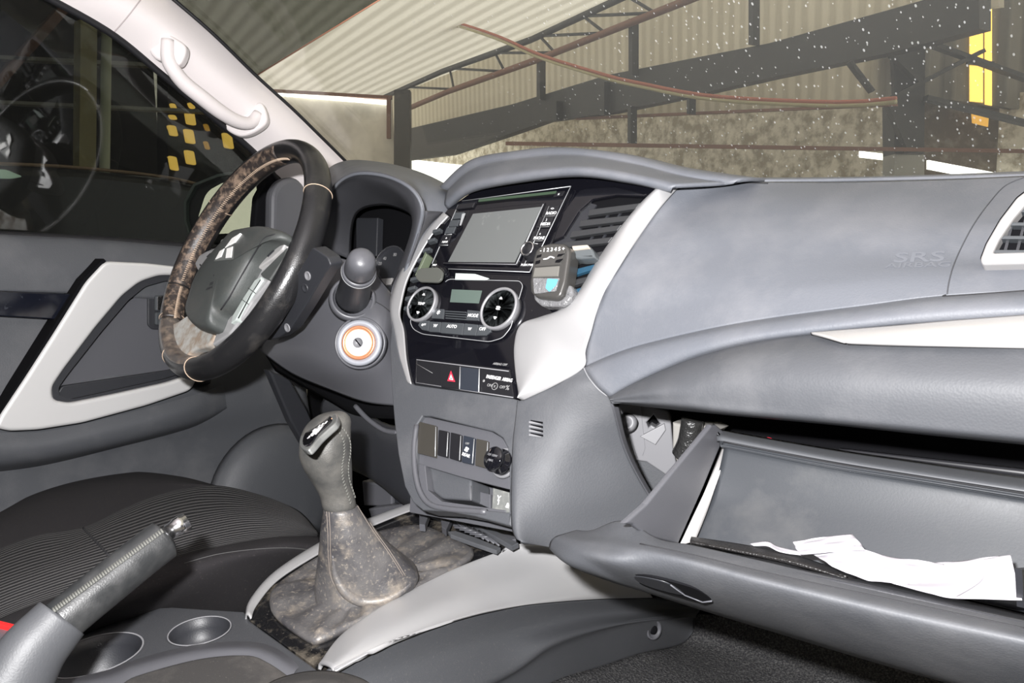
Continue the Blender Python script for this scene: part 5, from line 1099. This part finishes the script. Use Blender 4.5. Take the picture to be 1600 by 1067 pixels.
# recess behind
dr = thing('dash_recess', (.45, .1, .45), 'dark cavity behind the open glove box', 'cavity')
slab('cavity_back', Frame((0, .16, 0), (1, 0, 0), (0, 0, 1)), [(900, 590), (1750, 590), (1750, 800), (900, 800)], -.004, 0, M['black'], dr, bev=0)
bkt = thing('dash_bracket', at(1010, 740, Y=.03), 'grey moulded bracket exposed left of the open glove box', 'bracket')
BK = Frame((0, .03, 0), (1, .5, 0), (0, 0, 1))
slab('bracket_plate', BK, [(968, 628), (1000, 630), (1043, 642), (1048, 655), (1052, 700), (1057, 725), (1040, 742), (1010, 722), (985, 718), (972, 700), (962, 680), (962, 650)], -.02, 0, M['metalgrey'], bkt, bev=.002, holes=[[(1021, 648), (1031, 662), (1024, 668), (1017, 664), (1013, 668), (1010, 660)]])
slab('bracket_foot', BK, [(968, 696), (1004, 712), (1050, 735), (1040, 770), (1012, 800), (995, 760)], -.03, -.006, M['soft'], bkt, bev=.002)
lathe('boss', BK.px(980, 660, 0), BK.n+Vector((0, 0, .3)), [(.015, 0), (.010, .006), (.006, .007), (.004, .004), (0, .004)], M['metalgrey'], bkt, 24)
slab('rib', BK, [(1000, 682), (1038, 662), (1040, 672), (1024, 695)], 0, .006, mat('pale_rib', (.24, .24, .25), .4), bkt, bev=.001)
slab('rib', BK, [(976, 692), (983, 678), (996, 716), (985, 706)], 0, .004, M['metalgrey'], bkt, bev=.001)
slab('side_rib', BK, [(996, 630), (1000, 630), (1008, 700), (1004, 712)], 0, .003, M['metalgrey'], bkt, bev=0)
tag(tube('ribbed_hose', [at(x, y, Y=.05) for x, y in ((1082, 656), (1076, 690), (1066, 712))], .0125, M['tape'], None, 16, n=30), 'black ribbed wiring tube beside the grey bracket', 'hose')
tag(slab('duct_piece', Frame((0, .07, 0), (1, 0, 0), (0, 0, 1)), [(1050, 660), (1070, 664), (1110, 666), (1122, 672), (1100, 690), (1060, 735), (1050, 700)], -.03, 0, M['beige'], None, bev=.003), 'pale plastic duct behind the ribbed wiring tube', 'duct')
tag(tube('wire', [at(1196, 689, Y=.0), at(1200, 686, Y=.01), at(1206, 688, Y=.0)], .0022, M['red'], None, 6), 'tiny red wire tip behind the glove box rim', 'wire')
# folder and papers
fd = thing('folder', at(1200, 870, Y=-.15), 'black zip folder lying in the glove box under the papers', 'folder')
loft('cover', [yr([(1080, 838, -.14), (1160, 850, -.14), (1240, 866, -.14), (1340, 900, -.14)]), yr([(1078, 845, -.165), (1160, 860, -.165), (1240, 876, -.165), (1330, 905, -.165)]), yr([(1080, 850, -.165), (1160, 866, -.165), (1240, 884, -.165), (1320, 906, -.165)])], M['folder'], fd, 30, 3, .003)
tube('zip_edge', [at(x, y, Y=-.166) for x, y in ((1100, 851), (1160, 862), (1240, 879), (1310, 900))], .0008, M['folder'], fd, 5, n=20)
def paper(name, rows, lab, nu=24, sub=8, seed=0, amp=.0018, lin=False):
    rnd = random.Random(seed); G = loftgrid(rows, nu, sub, lin)
    f1, f2, p1, p2 = rnd.uniform(.3, .6), rnd.uniform(.4, .9), rnd.uniform(0, 6), rnd.uniform(0, 6)
    for j, r_ in enumerate(G):
        for i in range(len(r_)): r_[i] = r_[i]+Vector((0, -1, .5))*(amp*math.sin(i*f1+p1+j*.2)*math.cos(j*f2+p2))
    me = gridmesh(name, G); face_cam(me, G); o = link(name, me, M['paper'], None, True, [SOL(.0005)])
    return tag(o, lab, 'paper', 'loose papers in the glove box')
paper('paper_sheet', [yr([(1240, 846, -.14), (1285, 839, -.13), (1331, 834, -.125)]), yr([(1243, 856, -.15), (1290, 850, -.145), (1342, 846, -.14)]), yr([(1252, 867, -.16), (1300, 862, -.155), (1352, 860, -.15)])], 'folded white sheet standing at the left of the pile', seed=1)
paper('paper_sheet', [yr([(1270, 866, -.150), (1330, 852, -.145), (1350, 859, -.145), (1400, 871, -.14), (1475, 880, -.14)]), yr([(1285, 874, -.165), (1340, 880, -.16), (1420, 890, -.155), (1480, 898, -.15)]), yr([(1300, 884, -.175), (1350, 905, -.18), (1378, 908, -.18), (1430, 915, -.175), (1484, 922, -.17)])], 'crumpled white sheet in the middle of the pile', 30, 8, 2, .002)
paper('paper_sheet', [yr([(1440, 881, -.14), (1500, 876, -.135), (1562, 868, -.13)]), yr([(1440, 905, -.16), (1510, 905, -.155), (1574, 900, -.15)]), yr([(1395, 911, -.18), (1440, 922, -.185), (1490, 934, -.19), (1580, 933, -.185)])], 'creased white sheet with raised corner right of the crumpled one', 30, 8, 3, .0012)
paper('paper_sheet', [yr([(1530, 874, -.15), (1579, 867, -.145)]), yr([(1535, 905, -.165), (1587, 900, -.16)]), yr([(1490, 934, -.192), (1597, 937, -.187)])], 'rightmost white sheet lying behind the creased one, near the frame edge', 20, 6, 4, .0006)
paper('paper_scrap', [yr([(1170, 849, -.14), (1200, 846, -.14), (1215, 853, -.14), (1252, 862, -.145)]), yr([(1178, 853, -.142), (1200, 853, -.15), (1220, 862, -.15), (1256, 868, -.15)])], 'torn curled white scrap at the far left of the papers', 20, 4, 5, .0016)
paper('paper_sheet', [yr([(1380, 902, -.17), (1420, 912, -.175), (1475, 925, -.18)]), yr([(1382, 907, -.178), (1425, 919, -.183), (1478, 933, -.188)])], 'thin edge of a white sheet peeking under the middle pages', 16, 3, 6, .0006)
# ================================================================= air freshener
AO = ST.px(865, 430, .03); AFm = Frame(AO, Vector((1, .12, 0)), Vector((0, .35, .94)))
af = thing('air_freshener', ST.px(870, 470, .0), 'grey vent clip air freshener with blue liquid window', 'air freshener')
ob = [(845, 383), (860, 379), (882, 380), (890, 388), (890, 400), (884, 440), (877, 462), (868, 468), (838, 465), (828, 455), (827, 440), (832, 405), (837, 390)]
slab('clear_base', AFm, [(832, 440), (892, 445), (896, 455), (890, 472), (880, 479), (845, 478), (834, 468)], -.022, -.003, M['clear'], af, bev=.003, r=4)
slab('shell', AFm, ob, -.02, .006, M['fresh'], af, bev=.004, r=5, bres=4)
slab('upper_face', AFm, [(849, 386), (878, 384), (884, 392), (874, 414), (835, 417), (840, 396)], .004, .0075, mat('freshener_top', (.05, .048, .045), .25), af, bev=.001, r=3)
slab('mid_face', AFm, [(835, 418), (874, 415), (872, 432), (832, 433)], .004, .0072, mat('freshener_mid', (.17, .165, .15), .3, .3), af, bev=.001, r=1)
slab('liquid_window', AFm, [(832, 434), (874, 434), (868, 455), (834, 459)], .004, .0075, M['clear'], af, bev=.001, r=2)
slab('liquid', AFm, [(855, 435), (872, 436), (868, 446), (858, 456), (852, 450)], .006, .0082, M['blue'], af, bev=.0004, r=2)
text('scale_lettering', '- 1 2 3 4 5 +', AFm, 863, 390, .0065, M['white'], af, .0078, R(3))
tube('swoosh', [AFm.px(x, y, .008) for x, y in ((849, 405), (855, 404), (860, 401), (866, 403))], .0009, M['white'], af, 6, n=14)
for q in ([(839, 399), (846, 397), (845, 401), (838, 403)], [(837, 408), (844, 406), (843, 411), (836, 413)], [(872, 397), (882, 396), (876, 400), (870, 401)], [(869, 406), (879, 404), (874, 410), (867, 410)]): slab('louvre_slot', AFm, q, .007, .0082, M['black'], af, bev=0)
slab('vent_clip', ST, [(893, 385), (920, 383), (926, 390), (930, 402), (905, 404), (892, 402)], .004, .022, mat('clip_grey', (.09, .1, .105), .3), af, bev=.003, r=3)
slab('clip_top', ST, [(893, 384), (918, 382), (922, 388), (895, 391)], .02, .024, mat('clip_beige', (.4, .35, .3), .4), af, bev=.001, r=2)
